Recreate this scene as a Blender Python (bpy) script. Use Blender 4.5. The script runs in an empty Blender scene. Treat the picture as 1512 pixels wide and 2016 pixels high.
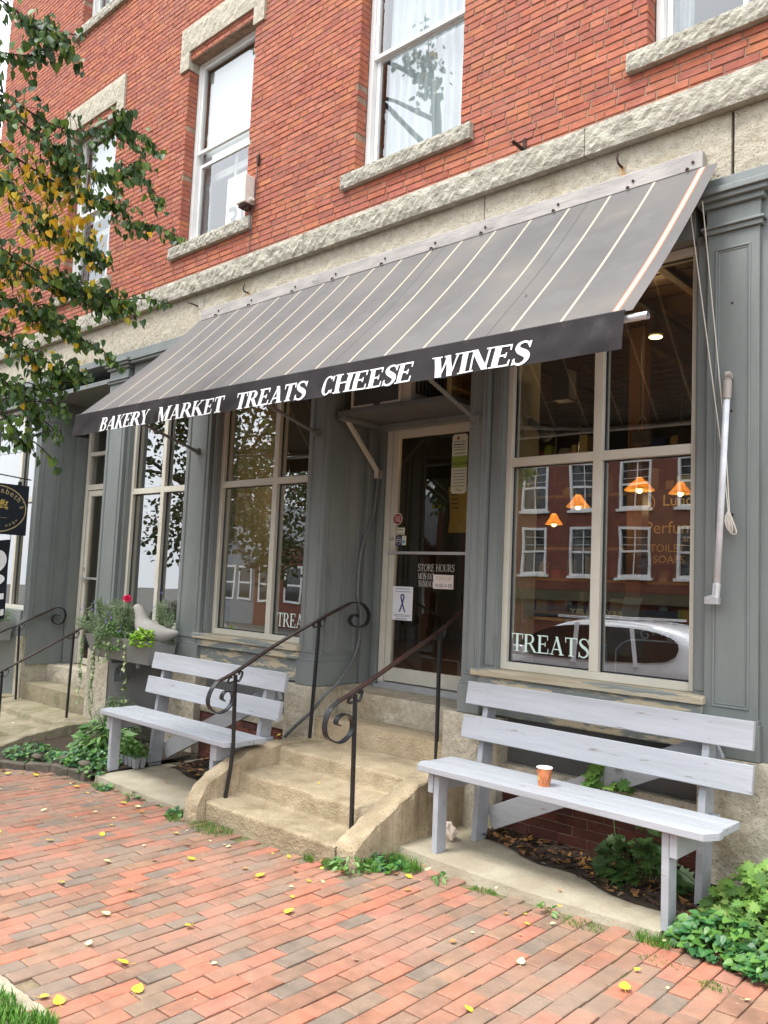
import bpy, math, random
from math import sin, cos, pi, radians as rad
from mathutils import Vector, Matrix, Euler
rnd = random.Random(7)
sc = bpy.context.scene
col = sc.collection

# ------------------------------------------------------------------ camera
yaw, pit, rol, FPX = 0.7362185, 0.08519359, 0.0432138, 1606.9
_f = Vector((-sin(yaw) * cos(pit), cos(yaw) * cos(pit), sin(pit)))
_r0 = Vector((cos(yaw), sin(yaw), 0)); _u0 = _r0.cross(_f)
_r = _r0 * cos(rol) + _u0 * sin(rol); _u = -_r0 * sin(rol) + _u0 * cos(rol)
cam = bpy.data.objects.new('camera', bpy.data.cameras.new('camera'))
col.objects.link(cam)
m3 = Matrix((_r, _u, -_f)).transposed()
cam.matrix_world = Matrix.Translation((0, -4.6, 1.65)) @ m3.to_4x4()
cam.data.sensor_fit = 'HORIZONTAL'; cam.data.sensor_width = 36; cam.data.lens = FPX / 1512 * 36
cam.data.clip_start = 0.05; cam.data.clip_end = 500
sc.camera = cam

# ------------------------------------------------------------------ sky and light (bright overcast)
SUN_EL, SUN_AZ = rad(64), rad(200)       # azimuth measured from +Y clockwise
w = bpy.data.worlds.new('World'); sc.world = w; w.use_nodes = True
nt = w.node_tree; N = nt.nodes; L = nt.links
bg = N['Background']
sky = N.new('ShaderNodeTexSky'); sky.sky_type = 'NISHITA'; sky.sun_disc = False
sky.sun_elevation = SUN_EL; sky.sun_rotation = SUN_AZ; sky.air_density = 1.5; sky.dust_density = 5; sky.ozone_density = 1
tc = N.new('ShaderNodeTexCoord'); cl = N.new('ShaderNodeTexNoise'); cl.inputs['Scale'].default_value = 2.2; cl.inputs['Detail'].default_value = 5
cr = N.new('ShaderNodeValToRGB'); cr.color_ramp.elements[0].position = .3; cr.color_ramp.elements[1].position = .75
cr.color_ramp.elements[0].color = (11.5, 12.2, 13.2, 1); cr.color_ramp.elements[1].color = (16.5, 16.6, 16.8, 1)
mx = N.new('ShaderNodeMix'); mx.data_type = 'RGBA'; mx.inputs['Factor'].default_value = .88
L.new(tc.outputs['Generated'], cl.inputs['Vector']); L.new(cl.outputs['Fac'], cr.inputs['Fac'])
sx_ = N.new('ShaderNodeSeparateXYZ'); gr = N.new('ShaderNodeMapRange'); gr.inputs['From Min'].default_value = 0; gr.inputs['From Max'].default_value = 1; gr.inputs['To Min'].default_value = .72; gr.inputs['To Max'].default_value = 1.45
L.new(tc.outputs['Generated'], sx_.inputs[0]); L.new(sx_.outputs['Z'], gr.inputs['Value'])     # overcast sky: the zenith is more than twice as bright as the horizon
ml = N.new('ShaderNodeVectorMath'); ml.operation = 'SCALE'; L.new(cr.outputs['Color'], ml.inputs[0]); L.new(gr.outputs['Result'], ml.inputs['Scale'])
L.new(sky.outputs['Color'], mx.inputs['A']); L.new(ml.outputs['Vector'], mx.inputs['B'])
L.new(mx.outputs['Result'], bg.inputs['Color']); bg.inputs['Strength'].default_value = .1
sd = bpy.data.lights.new('sun', 'SUN'); sd.energy = 2.0; sd.angle = rad(18); sd.color = (1, .96, .9)
so = bpy.data.objects.new('sun', sd); col.objects.link(so)
_sdir = Vector((sin(SUN_AZ) * cos(SUN_EL), cos(SUN_AZ) * cos(SUN_EL), sin(SUN_EL)))
so.rotation_euler = _sdir.to_track_quat('Z', 'Y').to_euler(); so.location = (0, -8, 14)
sc.view_settings.view_transform = 'Standard'; sc.view_settings.look = 'None'
sc.view_settings.exposure = 1.02; sc.view_settings.gamma = 1
sc.cycles.max_bounces = 8; sc.cycles.transparent_max_bounces = 16; sc.cycles.use_denoising = True
sc.cycles.sample_clamp_indirect = 6; sc.cycles.caustics_reflective = False; sc.cycles.caustics_refractive = False

# ------------------------------------------------------------------ materials
MATS = {}
def mat(name, c1, c2=None, rough=.6, scale=8, mix=(.35, .65), bump=0, bscale=60, metal=0, stretch=(1, 1, 1), island=None,
        c3=None, s3=2, m3=(.55, .7), detail=6, spec=.5, emit=None, transl=0, bdet=4, coat=0, speck=None, c3w=1):
    """procedural material: two colours mixed by noise, a third (dirt, peeled wood) by a second noise, optional per-piece colours, bump"""
    if name in MATS: return MATS[name]
    m = bpy.data.materials.new(name); m.use_nodes = True
    n = m.node_tree.nodes; l = m.node_tree.links; p = n['Principled BSDF']
    t = n.new('ShaderNodeTexCoord'); mp = n.new('ShaderNodeMapping'); mp.inputs['Scale'].default_value = stretch
    l.new(t.outputs['Object'], mp.inputs['Vector'])
    def noise(s, d=detail):
        x = n.new('ShaderNodeTexNoise'); x.inputs['Scale'].default_value = s; x.inputs['Detail'].default_value = d
        x.inputs['Roughness'].default_value = .62; l.new(mp.outputs['Vector'], x.inputs['Vector']); return x
    def ramp(src, a, b):
        r = n.new('ShaderNodeMapRange'); r.inputs['From Min'].default_value = a; r.inputs['From Max'].default_value = b
        l.new(src, r.inputs['Value']); return r.outputs['Result']
    def mixc(f, a, b):
        x = n.new('ShaderNodeMix'); x.data_type = 'RGBA'
        l.new(f, x.inputs['Factor'])
        for s, v in (('A', a), ('B', b)):
            if isinstance(v, (tuple, list)): x.inputs[s].default_value = (*v, 1)
            else: l.new(v, x.inputs[s])
        return x.outputs['Result']
    base = c1
    if island:
        g = n.new('ShaderNodeNewGeometry'); r = n.new('ShaderNodeValToRGB'); r.color_ramp.interpolation = 'CONSTANT'
        while len(r.color_ramp.elements) < len(island): r.color_ramp.elements.new(.5)
        for i, e in enumerate(r.color_ramp.elements): e.position = i / len(island); e.color = (*island[i], 1)
        l.new(g.outputs['Random Per Island'], r.inputs['Fac']); base = r.outputs['Color']
    if c2 is not None:
        if island:
            x = n.new('ShaderNodeMix'); x.data_type = 'RGBA'; x.blend_type = 'MULTIPLY'; x.inputs['Factor'].default_value = 1
            l.new(base, x.inputs['A'])
            l.new(mixc(ramp(noise(scale).outputs['Fac'], *mix), c1, c2), x.inputs['B']); base = x.outputs['Result']
        else: base = mixc(ramp(noise(scale).outputs['Fac'], *mix), c1, c2)
    if c3 is not None:
        f3 = ramp(noise(s3, 8).outputs['Fac'], *m3)
        if c3w < 1: q = n.new('ShaderNodeMath'); q.operation = 'MULTIPLY'; q.inputs[1].default_value = c3w; l.new(f3, q.inputs[0]); f3 = q.outputs[0]
        base = mixc(f3, base, c3)
    if speck: base = mixc(ramp(noise(speck[0], 3).outputs['Fac'], speck[1], speck[1] + .05), base, speck[2])
    if isinstance(base, (tuple, list)): p.inputs['Base Color'].default_value = (*base, 1)
    else: l.new(base, p.inputs['Base Color'])
    p.inputs['Roughness'].default_value = rough; p.inputs['Metallic'].default_value = metal
    p.inputs['Specular IOR Level'].default_value = spec
    if coat: p.inputs['Coat Weight'].default_value = coat; p.inputs['Coat Roughness'].default_value = .05
    if emit: p.inputs['Emission Color'].default_value = (*emit[0], 1); p.inputs['Emission Strength'].default_value = emit[1]
    if bump:
        b = n.new('ShaderNodeBump'); b.inputs['Strength'].default_value = 1; b.inputs['Distance'].default_value = bump
        l.new(noise(bscale, bdet).outputs['Fac'], b.inputs['Height']); l.new(b.outputs['Normal'], p.inputs['Normal'])
    if transl:
        out = n['Material Output']; tr = n.new('ShaderNodeBsdfTranslucent'); ms = n.new('ShaderNodeMixShader')
        if isinstance(base, (tuple, list)): tr.inputs['Color'].default_value = (*base, 1)
        else: l.new(base, tr.inputs['Color'])
        ms.inputs['Fac'].default_value = transl
        l.new(p.outputs[0], ms.inputs[1]); l.new(tr.outputs[0], ms.inputs[2]); l.new(ms.outputs[0], out.inputs['Surface'])
    MATS[name] = m; return m

def glassmat(name, ior=2.2, tint=(.95, .97, .96), rough=0.0, extra=0.0):
    m = bpy.data.materials.new(name); m.use_nodes = True; n = m.node_tree.nodes; l = m.node_tree.links
    n.remove(n['Principled BSDF']); out = n['Material Output']
    tr = n.new('ShaderNodeBsdfTransparent'); tr.inputs['Color'].default_value = (*tint, 1)
    gl = n.new('ShaderNodeBsdfGlossy'); gl.inputs['Roughness'].default_value = rough; gl.inputs['Color'].default_value = (.96, .98, 1, 1)
    fr = n.new('ShaderNodeFresnel'); fr.inputs['IOR'].default_value = ior
    ad = n.new('ShaderNodeMath'); ad.operation = 'ADD'; ad.use_clamp = True; ad.inputs[1].default_value = extra
    # hand-made float glass is never quite flat
    tcn = n.new('ShaderNodeTexCoord'); no = n.new('ShaderNodeTexNoise'); no.inputs['Scale'].default_value = 2.5; no.inputs['Detail'].default_value = 1
    bp = n.new('ShaderNodeBump'); bp.inputs['Distance'].default_value = .0009; bp.inputs['Strength'].default_value = .6
    l.new(tcn.outputs['Object'], no.inputs['Vector']); l.new(no.outputs['Fac'], bp.inputs['Height']); l.new(bp.outputs['Normal'], gl.inputs['Normal'])
    ms = n.new('ShaderNodeMixShader'); l.new(fr.outputs[0], ad.inputs[0])
    ge = n.new('ShaderNodeNewGeometry'); sb = n.new('ShaderNodeMath'); sb.operation = 'SUBTRACT'; sb.inputs[0].default_value = 1; l.new(ge.outputs['Backfacing'], sb.inputs[1])   # one reflection per pane, at its outer face
    mu = n.new('ShaderNodeMath'); mu.operation = 'MULTIPLY'; l.new(ad.outputs[0], mu.inputs[0]); l.new(sb.outputs[0], mu.inputs[1]); l.new(mu.outputs[0], ms.inputs['Fac'])
    l.new(tr.outputs[0], ms.inputs[1]); l.new(gl.outputs[0], ms.inputs[2]); l.new(ms.outputs[0], out.inputs['Surface'])
    MATS[name] = m; return m

BR = [(.41, .108, .060), (.44, .125, .07), (.36, .09, .055), (.42, .115, .065), (.45, .135, .08), (.39, .105, .07), (.34, .095, .065), (.44, .135, .065), (.41, .125, .08), (.42, .115, .06), (.36, .095, .065)]
M = dict(
 brick=mat('wall_brick', (1.05, 1.22, 1.22), (.78, .86, .88), rough=.9, scale=11, island=BR, bump=.004, bscale=45, c3=(.24, .12, .09), s3=1.1, m3=(.45, .70), c3w=.30, speck=(26, .64, (.15, .065, .05))),
 mortar=mat('mortar', (.36, .27, .19), (.22, .14, .10), rough=.95, scale=14, bump=.003, bscale=90),
 paver=mat('paver_brick', (1.0, .90, .80), (.68, .64, .57), rough=.88, scale=9, bump=.004, bscale=70, c3=(.27, .20, .155), s3=1.6, m3=(.42, .66), c3w=.55, speck=(60, .68, (.42, .33, .26)),
   island=[(.41, .175, .12), (.29, .165, .12), (.44, .18, .12), (.27, .205, .16), (.37, .19, .135), (.31, .18, .135), (.215, .18, .155), (.33, .205, .145), (.44, .19, .14), (.28, .19, .145), (.39, .205, .15), (.34, .17, .12), (.25, .17, .13)]),
 sand=mat('joint_sand', (.13, .10, .06), (.24, .19, .12), rough=1, scale=25, bump=.004, bscale=80, c3=(.07, .11, .02), s3=3, m3=(.52, .62)),
 granite=mat('granite', (.50, .46, .37), (.37, .335, .26), rough=.9, scale=16, bump=.014, bscale=26, c3=(.27, .22, .13), s3=1.7, m3=(.56, .76), bdet=8, speck=(85, .60, (.17, .145, .10))),
 rock=mat('rock_faced_granite', (.46, .435, .365), (.29, .27, .22), rough=.95, scale=9, mix=(.4, .7), bump=.05, bscale=13, bdet=9, c3=(.13, .12, .06), s3=3, m3=(.62, .76)),
 concrete=mat('old_concrete', (.49, .40, .27), (.36, .285, .18), rough=.95, scale=5, bump=.014, bscale=70, bdet=8, c3=(.19, .15, .09), s3=2.6, m3=(.5, .78), c3w=.8, speck=(110, .60, (.19, .15, .09))),
 concrete2=mat('slab_concrete', (.42, .38, .29), (.32, .28, .2), rough=.95, scale=4, bump=.005, bscale=80, bdet=8, c3=(.2, .15, .09), s3=2.5, m3=(.62, .75), speck=(120, .63, (.17, .14, .1))),
 sidegray=mat('landing_concrete', (.30, .26, .18), (.2, .175, .11), rough=.95, scale=5, bump=.006, bscale=60, bdet=8, c3=(.12, .13, .05), s3=3, m3=(.55, .75), speck=(110, .60, (.1, .09, .06))),
 paint=mat('grey_green_paint', (.19, .21, .205), (.15, .17, .165), rough=.5, scale=4, stretch=(1, 1, .22), bump=.0022, bscale=24, c3=(.12, .13, .12), s3=5, m3=(.60, .78), bdet=7),
 paintd=mat('dark_grey_paint', (.12, .125, .125), (.095, .10, .10), rough=.6, scale=4, bump=.002, bscale=40),
 peel=mat('peeling_paint', (.21, .235, .22), (.18, .2, .19), rough=.7, scale=5, stretch=(.45, 1, 2.2), bump=.006, bscale=24, c3=(.50, .42, .29), s3=8, m3=(.49, .53)),
 peelw=mat('bare_sill_wood', (.52, .46, .34), (.38, .32, .22), rough=.85, scale=9, stretch=(.25, 1, 2.2), bump=.005, bscale=30, c3=(.21, .235, .22), s3=6, m3=(.55, .6)),
 cream=mat('cream_frame', (.60, .58, .50), (.53, .51, .43), rough=.45, scale=3, bump=.0008, bscale=20),
 white=mat('white_frame', (.78, .78, .76), (.68, .68, .67), rough=.4, scale=4),
 bench=mat('lilac_grey_paint', (.375, .395, .435), (.295, .315, .34), rough=.55, scale=7, mix=(.34, .70), bump=.0025, bscale=40, stretch=(.12, 1, 1), c3=(.24, .235, .22), s3=3.5, m3=(.50, .80), c3w=.5, bdet=8, speck=(34, .655, (.20, .19, .17))),
 endgrain=mat('end_grain', (.33, .27, .13), (.2, .17, .08), rough=.9, scale=30),
 iron=mat('black_iron', (.012, .013, .015), (.02, .02, .022), rough=.32, scale=20, bump=.0008, bscale=60),
 rail=mat('worn_rail', (.05, .022, .016), (.018, .013, .013), rough=.3, scale=12, bump=.001, bscale=60, c3=(.10, .04, .022), s3=16, m3=(.6, .7)),
 awning=mat('awning_cloth', (.142, .136, .134), (.105, .101, .100), rough=.95, scale=3.2, bump=.0006, bscale=300, c3=(.185, .168, .152), s3=1.6, m3=(.48, .74), spec=.2),
 stripe=mat('stripe_cloth', (.43, .36, .28), rough=.9), redstripe=mat('red_thread', (.42, .12, .06), rough=.9),
 whitestripe=mat('white_thread', (.72, .70, .66), rough=.9), seam=mat('seam_cloth', (.06, .056, .06), rough=.9),
 valance=mat('valance_cloth', (.032, .029, .031), (.042, .038, .040), rough=.95, scale=5, bump=.004, bscale=9, spec=.15, c3=(.075, .07, .07), s3=4, m3=(.58, .75)),
 letter=mat('white_lettering', (.86, .86, .88), rough=.6),
 lead=mat('lead_flashing', (.42, .39, .37), (.30, .28, .27), rough=.65, scale=12, stretch=(.3, 1, 1), bump=.005, bscale=20, c3=(.13, .11, .10), s3=11, m3=(.62, .74)),
 rust=mat('rusty_iron', (.07, .03, .02), (.02, .015, .014), rough=.9, scale=30, bump=.002, bscale=80),
 alu=mat('aluminium', (.62, .63, .66), (.55, .56, .58), rough=.35, metal=.6, scale=10),
 ruststain=mat('rust_stain', (.42, .2, .04), (.46, .38, .26), rough=.95, scale=30, mix=(.3, .6)),
 tube=mat('awning_tube', (.16, .16, .15), rough=.5),
 hose=mat('grey_conduit', (.10, .11, .115), rough=.5, c2=(.14, .15, .15), scale=20),
 planter=mat('planter_grey', (.30, .305, .30), (.25, .255, .25), rough=.7, scale=5, bump=.0012, bscale=60),
 soil=mat('dark_soil', (.025, .017, .011), (.06, .04, .025), rough=1, scale=40, bump=.01, bscale=60),
 stone=mat('field_stone', (.14, .12, .09), (.07, .065, .05), rough=.95, scale=10, bump=.01, bscale=30),
 birdm=mat('cast_stone', (.30, .29, .27), (.25, .24, .225), rough=.85, scale=6, bump=.001, bscale=90),
 black=mat('black_sign', (.010, .014, .022), rough=.35), gold=mat('gold_leaf', (.62, .45, .12), rough=.4, metal=.3),
 goldd=mat('dull_gold', (.42, .34, .17), rough=.6),
 paper=mat('white_paper', (.74, .75, .80), rough=.7), ink=mat('dark_ink', (.02, .02, .03), rough=.7), blueink=mat('blue_ink', (.06, .06, .22), rough=.7),
 cardpink=mat('pinkish_paper', (.78, .70, .68), rough=.7), green=mat('leaf_green_paper', (.24, .34, .06), rough=.7),
 palegreen=mat('pale_paper', (.60, .63, .50), rough=.7), redst=mat('red_sticker', (.28, .035, .03), rough=.5), cyan=mat('blue_sticker', (.05, .28, .55), rough=.5), navy=mat('navy_sticker', (.02, .03, .10), rough=.5),
 acdark=mat('condenser_coil', (.03, .032, .03), (.06, .06, .055), rough=.6, scale=60, bump=.003, bscale=120), accase=mat('beige_casing', (.50, .47, .40), rough=.6),
 cup=mat('printed_cup', (.60, .22, .09), (.56, .19, .07), rough=.55, scale=20), cupl=mat('cup_line', (.22, .07, .03), rough=.6), cuprim=mat('cup_white', (.8, .8, .78), rough=.5),
 clear=mat('cloudy_plastic', (.35, .35, .33), rough=.3), yellow=mat('yellow_paper', (.62, .40, .07), rough=.8),
 beige=mat('plastic_box', (.70, .67, .62), (.62, .58, .53), rough=.5, scale=8),
 wood=mat('dark_wood', (.16, .075, .03), (.11, .05, .02), rough=.5, scale=4, stretch=(6, 6, .4)), shelfw=mat('shelf_wood', (.30, .20, .10), rough=.6),
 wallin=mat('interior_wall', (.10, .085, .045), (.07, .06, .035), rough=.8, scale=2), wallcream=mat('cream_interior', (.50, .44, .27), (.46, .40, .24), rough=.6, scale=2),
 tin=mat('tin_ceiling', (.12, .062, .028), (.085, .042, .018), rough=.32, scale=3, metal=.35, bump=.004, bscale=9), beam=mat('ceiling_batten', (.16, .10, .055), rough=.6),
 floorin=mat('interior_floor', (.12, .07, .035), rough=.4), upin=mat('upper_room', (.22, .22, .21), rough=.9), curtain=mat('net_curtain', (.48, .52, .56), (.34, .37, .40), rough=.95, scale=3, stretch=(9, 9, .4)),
 shade=mat('roller_shade', (.62, .63, .65), rough=.9), curtaing=mat('grey_curtain', (.17, .19, .20), (.28, .30, .31), rough=.95, scale=4, stretch=(9, 9, .4)),
 lampglass=mat('lamp_glass', (.82, .52, .18), rough=.25, transl=.6, emit=((1, .50, .10), .16)), bulb=mat('lit_bulb', (1, .9, .7), emit=((1, .66, .28), 7)),
 dull=mat('far_ground', (.10, .095, .08), (.07, .068, .06), rough=1, scale=.5), asphalt=mat('asphalt', (.055, .055, .056), (.04, .04, .042), rough=.9, scale=30, bump=.004, bscale=150), kerb=mat('granite_kerb', (.32, .31, .29), rough=.9),
 grass=mat('grass_blades', (.07, .20, .022), rough=.6, island=[(.08, .23, .02), (.05, .17, .015), (.13, .27, .03), (.10, .2, .03)], transl=.3),
 bark=mat('tree_bark', (.05, .045, .035), (.09, .08, .065), rough=.95, scale=9, stretch=(3, 3, .6), bump=.012, bscale=18), twig=mat('twig_bark', (.022, .016, .012), rough=.9),
 leafg=mat('linden_leaf', (.05, .12, .02), rough=.5, transl=.22, island=[(.045, .10, .018), (.065, .135, .022), (.035, .08, .018), (.12, .19, .025), (.05, .115, .03), (.04, .09, .022), (.09, .165, .025), (.03, .065, .018)]),
 leafy=mat('yellow_linden_leaf', (.6, .4, .03), rough=.5, transl=.3, island=[(.70, .42, .02), (.62, .45, .03), (.42, .38, .04), (.74, .46, .03), (.5, .30, .03)]),
 leafd=mat('far_tree_leaf', (.04, .08, .02), rough=.6, transl=.15, island=[(.03, .06, .015), (.045, .08, .02), (.06, .09, .02), (.08, .06, .02)]),
 leaffall=mat('fallen_yellow_leaf', (.78, .56, .04), (.66, .42, .03), rough=.6, scale=20), leaffall2=mat('fallen_tan_leaf', (.42, .21, .07), (.32, .15, .05), rough=.7, scale=20), leafpale=mat('fallen_pale_leaf', (.68, .60, .30), rough=.6),
 litter=mat('leaf_litter', (.1, .05, .03), rough=.9, island=[(.12, .06, .03), (.05, .03, .02), (.25, .12, .04), (.09, .05, .03), (.38, .2, .06), (.06, .035, .025)]),
 geran=mat('geranium_leaf', (.14, .32, .05), rough=.6, transl=.3, island=[(.15, .29, .05), (.11, .24, .045), (.20, .36, .07), (.13, .27, .04), (.08, .17, .04), (.24, .36, .08)]),
 ground_ivy=mat('ground_ivy_leaf', (.06, .22, .06), rough=.4, transl=.25, island=[(.04, .14, .045), (.06, .19, .05), (.12, .27, .05), (.08, .20, .035), (.03, .10, .03)]),
 darkleaf=mat('maple_leaf_green', (.045, .10, .025), rough=.5, transl=.25, island=[(.05, .11, .03), (.04, .09, .02), (.07, .14, .03)]),
 silver=mat('silvery_leaf', (.25, .32, .2), rough=.6, transl=.2, island=[(.26, .33, .20), (.18, .27, .13), (.32, .38, .26), (.15, .24, .10)]),
 lime=mat('lime_leaf', (.28, .48, .04), rough=.5, transl=.3, island=[(.28, .50, .04), (.22, .42, .04), (.36, .55, .06)]), vine=mat('ivy_trail_leaf', (.30, .36, .16), rough=.5, transl=.2, island=[(.20, .26, .10), (.12, .19, .06), (.34, .38, .2), (.09, .15, .05)]),
 midgreen=mat('bedding_leaf', (.08, .2, .04), rough=.5, transl=.25, island=[(.08, .2, .03), (.12, .26, .05), (.06, .15, .03), (.2, .33, .12)]),
 purple=mat('purple_petal', (.16, .08, .42), rough=.6), pink=mat('pink_petal', (.85, .04, .18), rough=.6, c2=(.7, .02, .12), scale=40), whitep=mat('white_petal', (.85, .85, .85), rough=.6),
 stem=mat('plant_stem', (.08, .14, .04), rough=.6), carpaint=mat('white_car_paint', (.78, .80, .84), rough=.22, coat=1), carglass=mat('tinted_car_glass', (.01, .013, .016), rough=.04, coat=.6), tyre=mat('rubber', (.015, .015, .015), rough=.8),
 clap=mat('grey_clapboard', (.25, .27, .29), (.2, .22, .24), rough=.7, scale=3), roofs=mat('roof_shingle', (.13, .14, .15), (.09, .1, .11), rough=.9, scale=20), farbrick=mat('far_brick', (.20, .07, .045), (.14, .05, .035), rough=.9, scale=6, bump=.004, bscale=40),
 crumple=mat('crumpled_paper', (.62, .52, .44), rough=.9), greenplastic=mat('cell_pack_plastic', (.28, .29, .31), rough=.5), cord=mat('cord', (.55, .52, .46), rough=.8), plaster=mat('poster_cream', (.6, .55, .4), rough=.8),
)
GLASS = glassmat('shop_glass', 2.0, extra=.22, tint=(.80, .83, .82)); GLASSU = glassmat('upper_sash_glass', 1.8, extra=.08); GLASSD = glassmat('door_glass', 1.6, tint=(.8, .82, .82), extra=.03)

# ------------------------------------------------------------------ mesh builder
class MB:
    def __init__(s): s.v = []; s.f = []; s.m = []
    def poly(s, pts, mi=0):
        b = len(s.v); s.v += [tuple(p) for p in pts]; s.f.append(tuple(range(b, b + len(pts)))); s.m.append(mi)
    def add(s, vs, fs, mi=0):
        b = len(s.v); s.v += [tuple(p) for p in vs]
        for f in fs: s.f.append(tuple(b + i for i in f)); s.m.append(mi)
    def box(s, x0, x1, y0, y1, z0, z1, mi=0, j=0):
        R = (lambda: rnd.uniform(-j, j)) if j else (lambda: 0)
        v = [(x + R(), y + R(), z + R()) for z in (z0, z1) for y in (y0, y1) for x in (x0, x1)]
        s.add(v, [(0, 1, 5, 4), (1, 3, 7, 5), (3, 2, 6, 7), (2, 0, 4, 6), (4, 5, 7, 6), (0, 2, 3, 1)], mi)
    def obox(s, c, ax, ay, az, mi=0):   # centre and three half-axis vectors
        c, ax, ay, az = map(Vector, (c, ax, ay, az))
        v = [c + ax * i + ay * j + az * k for k in (-1, 1) for j in (-1, 1) for i in (-1, 1)]
        s.add(v, [(0, 1, 5, 4), (1, 3, 7, 5), (3, 2, 6, 7), (2, 0, 4, 6), (4, 5, 7, 6), (0, 2, 3, 1)], mi)
    def plank(s, a, b, w, t, wdir, mi=0):   # board from a to b, width w along wdir, thickness t
        a, b = Vector(a), Vector(b); d = (b - a); wd = Vector(wdir); wd = (wd - d * (wd.dot(d) / d.length_squared)).normalized(); n = d.normalized().cross(wd)
        s.obox((a + b) / 2, d / 2, wd * (w / 2), n * (t / 2), mi)
    def prism(s, pts, vec, mi=0):   # extrude polygon (3-D points) by vec
        n = len(pts); vec = Vector(vec); a = [Vector(p) for p in pts]; b = [p + vec for p in a]
        s.add(a + b, [tuple(range(n))[::-1], tuple(range(n, 2 * n))] + [(i, (i + 1) % n, n + (i + 1) % n, n + i) for i in range(n)], mi)
    def tube(s, path, r, n=8, caps=True, mi=0):
        path = [Vector(p) for p in path]; rr = r if isinstance(r, (list, tuple)) else [r] * len(path)
        up = None; rings = []
        for i, p in enumerate(path):
            d = (path[min(i + 1, len(path) - 1)] - path[max(i - 1, 0)]).normalized()
            if up is None: up = d.orthogonal().normalized()
            up = (up - d * up.dot(d)).normalized(); sd_ = d.cross(up)
            rings.append([p + (up * cos(2 * pi * k / n) + sd_ * sin(2 * pi * k / n)) * rr[i] for k in range(n)])
        vs = [q for r_ in rings for q in r_]; fs = []
        for i in range(len(path) - 1):
            for k in range(n): fs.append((i * n + k, i * n + (k + 1) % n, (i + 1) * n + (k + 1) % n, (i + 1) * n + k))
        if caps: fs += [tuple(range(n))[::-1], tuple((len(path) - 1) * n + k for k in range(n))]
        s.add(vs, fs, mi)
    def bar(s, path, wvec, t, mi=0, taper=None):   # flat bar: width along wvec, thickness t in the plane of the path
        path = [Vector(p) for p in path]; wv = Vector(wvec); vs = []
        for i, p in enumerate(path):
            d = (path[min(i + 1, len(path) - 1)] - path[max(i - 1, 0)]).normalized(); n = d.cross(wv).normalized() * (t / 2)
            k = taper[i] if taper else 1; h = wv / 2 * k
            vs += [p + n + h, p + n - h, p - n - h, p - n + h]
        fs = []
        for i in range(len(path) - 1):
            for k in range(4): fs.append((i * 4 + k, i * 4 + (k + 1) % 4, (i + 1) * 4 + (k + 1) % 4, (i + 1) * 4 + k))
        q = (len(path) - 1) * 4
        s.add(vs, fs + [(3, 2, 1, 0), (q, q + 1, q + 2, q + 3)], mi)
    def lathe(s, prof, c=(0, 0, 0), n=24, mi=0):
        vs = [(c[0] + r * cos(2 * pi * k / n), c[1] + r * sin(2 * pi * k / n), c[2] + z) for r, z in prof for k in range(n)]
        fs = [(i * n + k, i * n + (k + 1) % n, (i + 1) * n + (k + 1) % n, (i + 1) * n + k) for i in range(len(prof) - 1) for k in range(n)]
        s.add(vs, fs, mi)
    def blob(s, c, r, n=7, j=.15, mi=0):   # lumpy stone
        c = Vector(c); vs = []; fs = []
        for i in range(n + 1):
            for k in range(n * 2):
                th = pi * i / n; ph = pi * k / n; q = 1 + (rnd.uniform(-j, j) if 0 < i < n else 0)
                vs.append((c.x + r[0] * sin(th) * cos(ph) * q, c.y + r[1] * sin(th) * sin(ph) * q, c.z + r[2] * cos(th) * q))
        m = n * 2
        for i in range(n):
            for k in range(m): fs.append((i * m + k, (i + 1) * m + k, (i + 1) * m + (k + 1) % m, i * m + (k + 1) % m))
        s.add(vs, fs, mi)
    def grid(s, fn, nu, nv, mi=0, matfn=None):
        vs = [fn(i / nu, j / nv) for j in range(nv + 1) for i in range(nu + 1)]; b = len(s.v); s.v += [tuple(p) for p in vs]
        for j in range(nv):
            for i in range(nu):
                a = b + j * (nu + 1) + i; s.f.append((a, a + 1, a + nu + 2, a + nu + 1)); s.m.append(matfn((i + .5) / nu, (j + .5) / nv) if matfn else mi)

def build(name, mb, m, parent=None, smooth=False, bevel=0, bseg=2, label=None, cat=None, group=None, kind=None, weld=False):
    me = bpy.data.meshes.new(name)
    off = Vector((0, 0, 0))
    if parent is not None: off = Vector(parent.get('_base', (0, 0, 0)))
    vs = [tuple(Vector(v) - off) for v in mb.v]
    me.from_pydata(vs, [], mb.f)
    ms = m if isinstance(m, (list, tuple)) else [m]
    for q in ms: me.materials.append(M[q] if isinstance(q, str) else q)
    if len(ms) > 1: me.polygons.foreach_set('material_index', mb.m)
    if smooth: me.polygons.foreach_set('use_smooth', [True] * len(mb.f))
    me.update()
    o = bpy.data.objects.new(name, me); col.objects.link(o)
    if parent is not None:
        o.parent = parent; o['_base'] = tuple(off)
    if bevel:
        b = o.modifiers.new('bevel', 'BEVEL'); b.width = bevel; b.segments = bseg; b.limit_method = 'ANGLE'; b.angle_limit = rad(40)
    if label or cat or group or kind: tag(o, label, cat, group, kind)
    return o
def tag(o, label=None, cat=None, group=None, kind=None):
    if label: o['label'] = label
    if cat: o['category'] = cat
    if group: o['group'] = group
    if kind: o['kind'] = kind
    return o
def thing(name, loc, label, cat, group=None):
    o = bpy.data.objects.new(name, None); col.objects.link(o); o.location = loc; o['_base'] = tuple(loc); o.empty_display_size = .1
    return tag(o, label, cat, group)
def kids(o): return [c for c in bpy.data.objects if c.parent == o]
def copy_tree(o, parent=None):
    c = o.copy(); col.objects.link(c)
    if parent is not None: c.parent = parent
    for ch in kids(o): copy_tree(ch, c)
    return c
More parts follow.
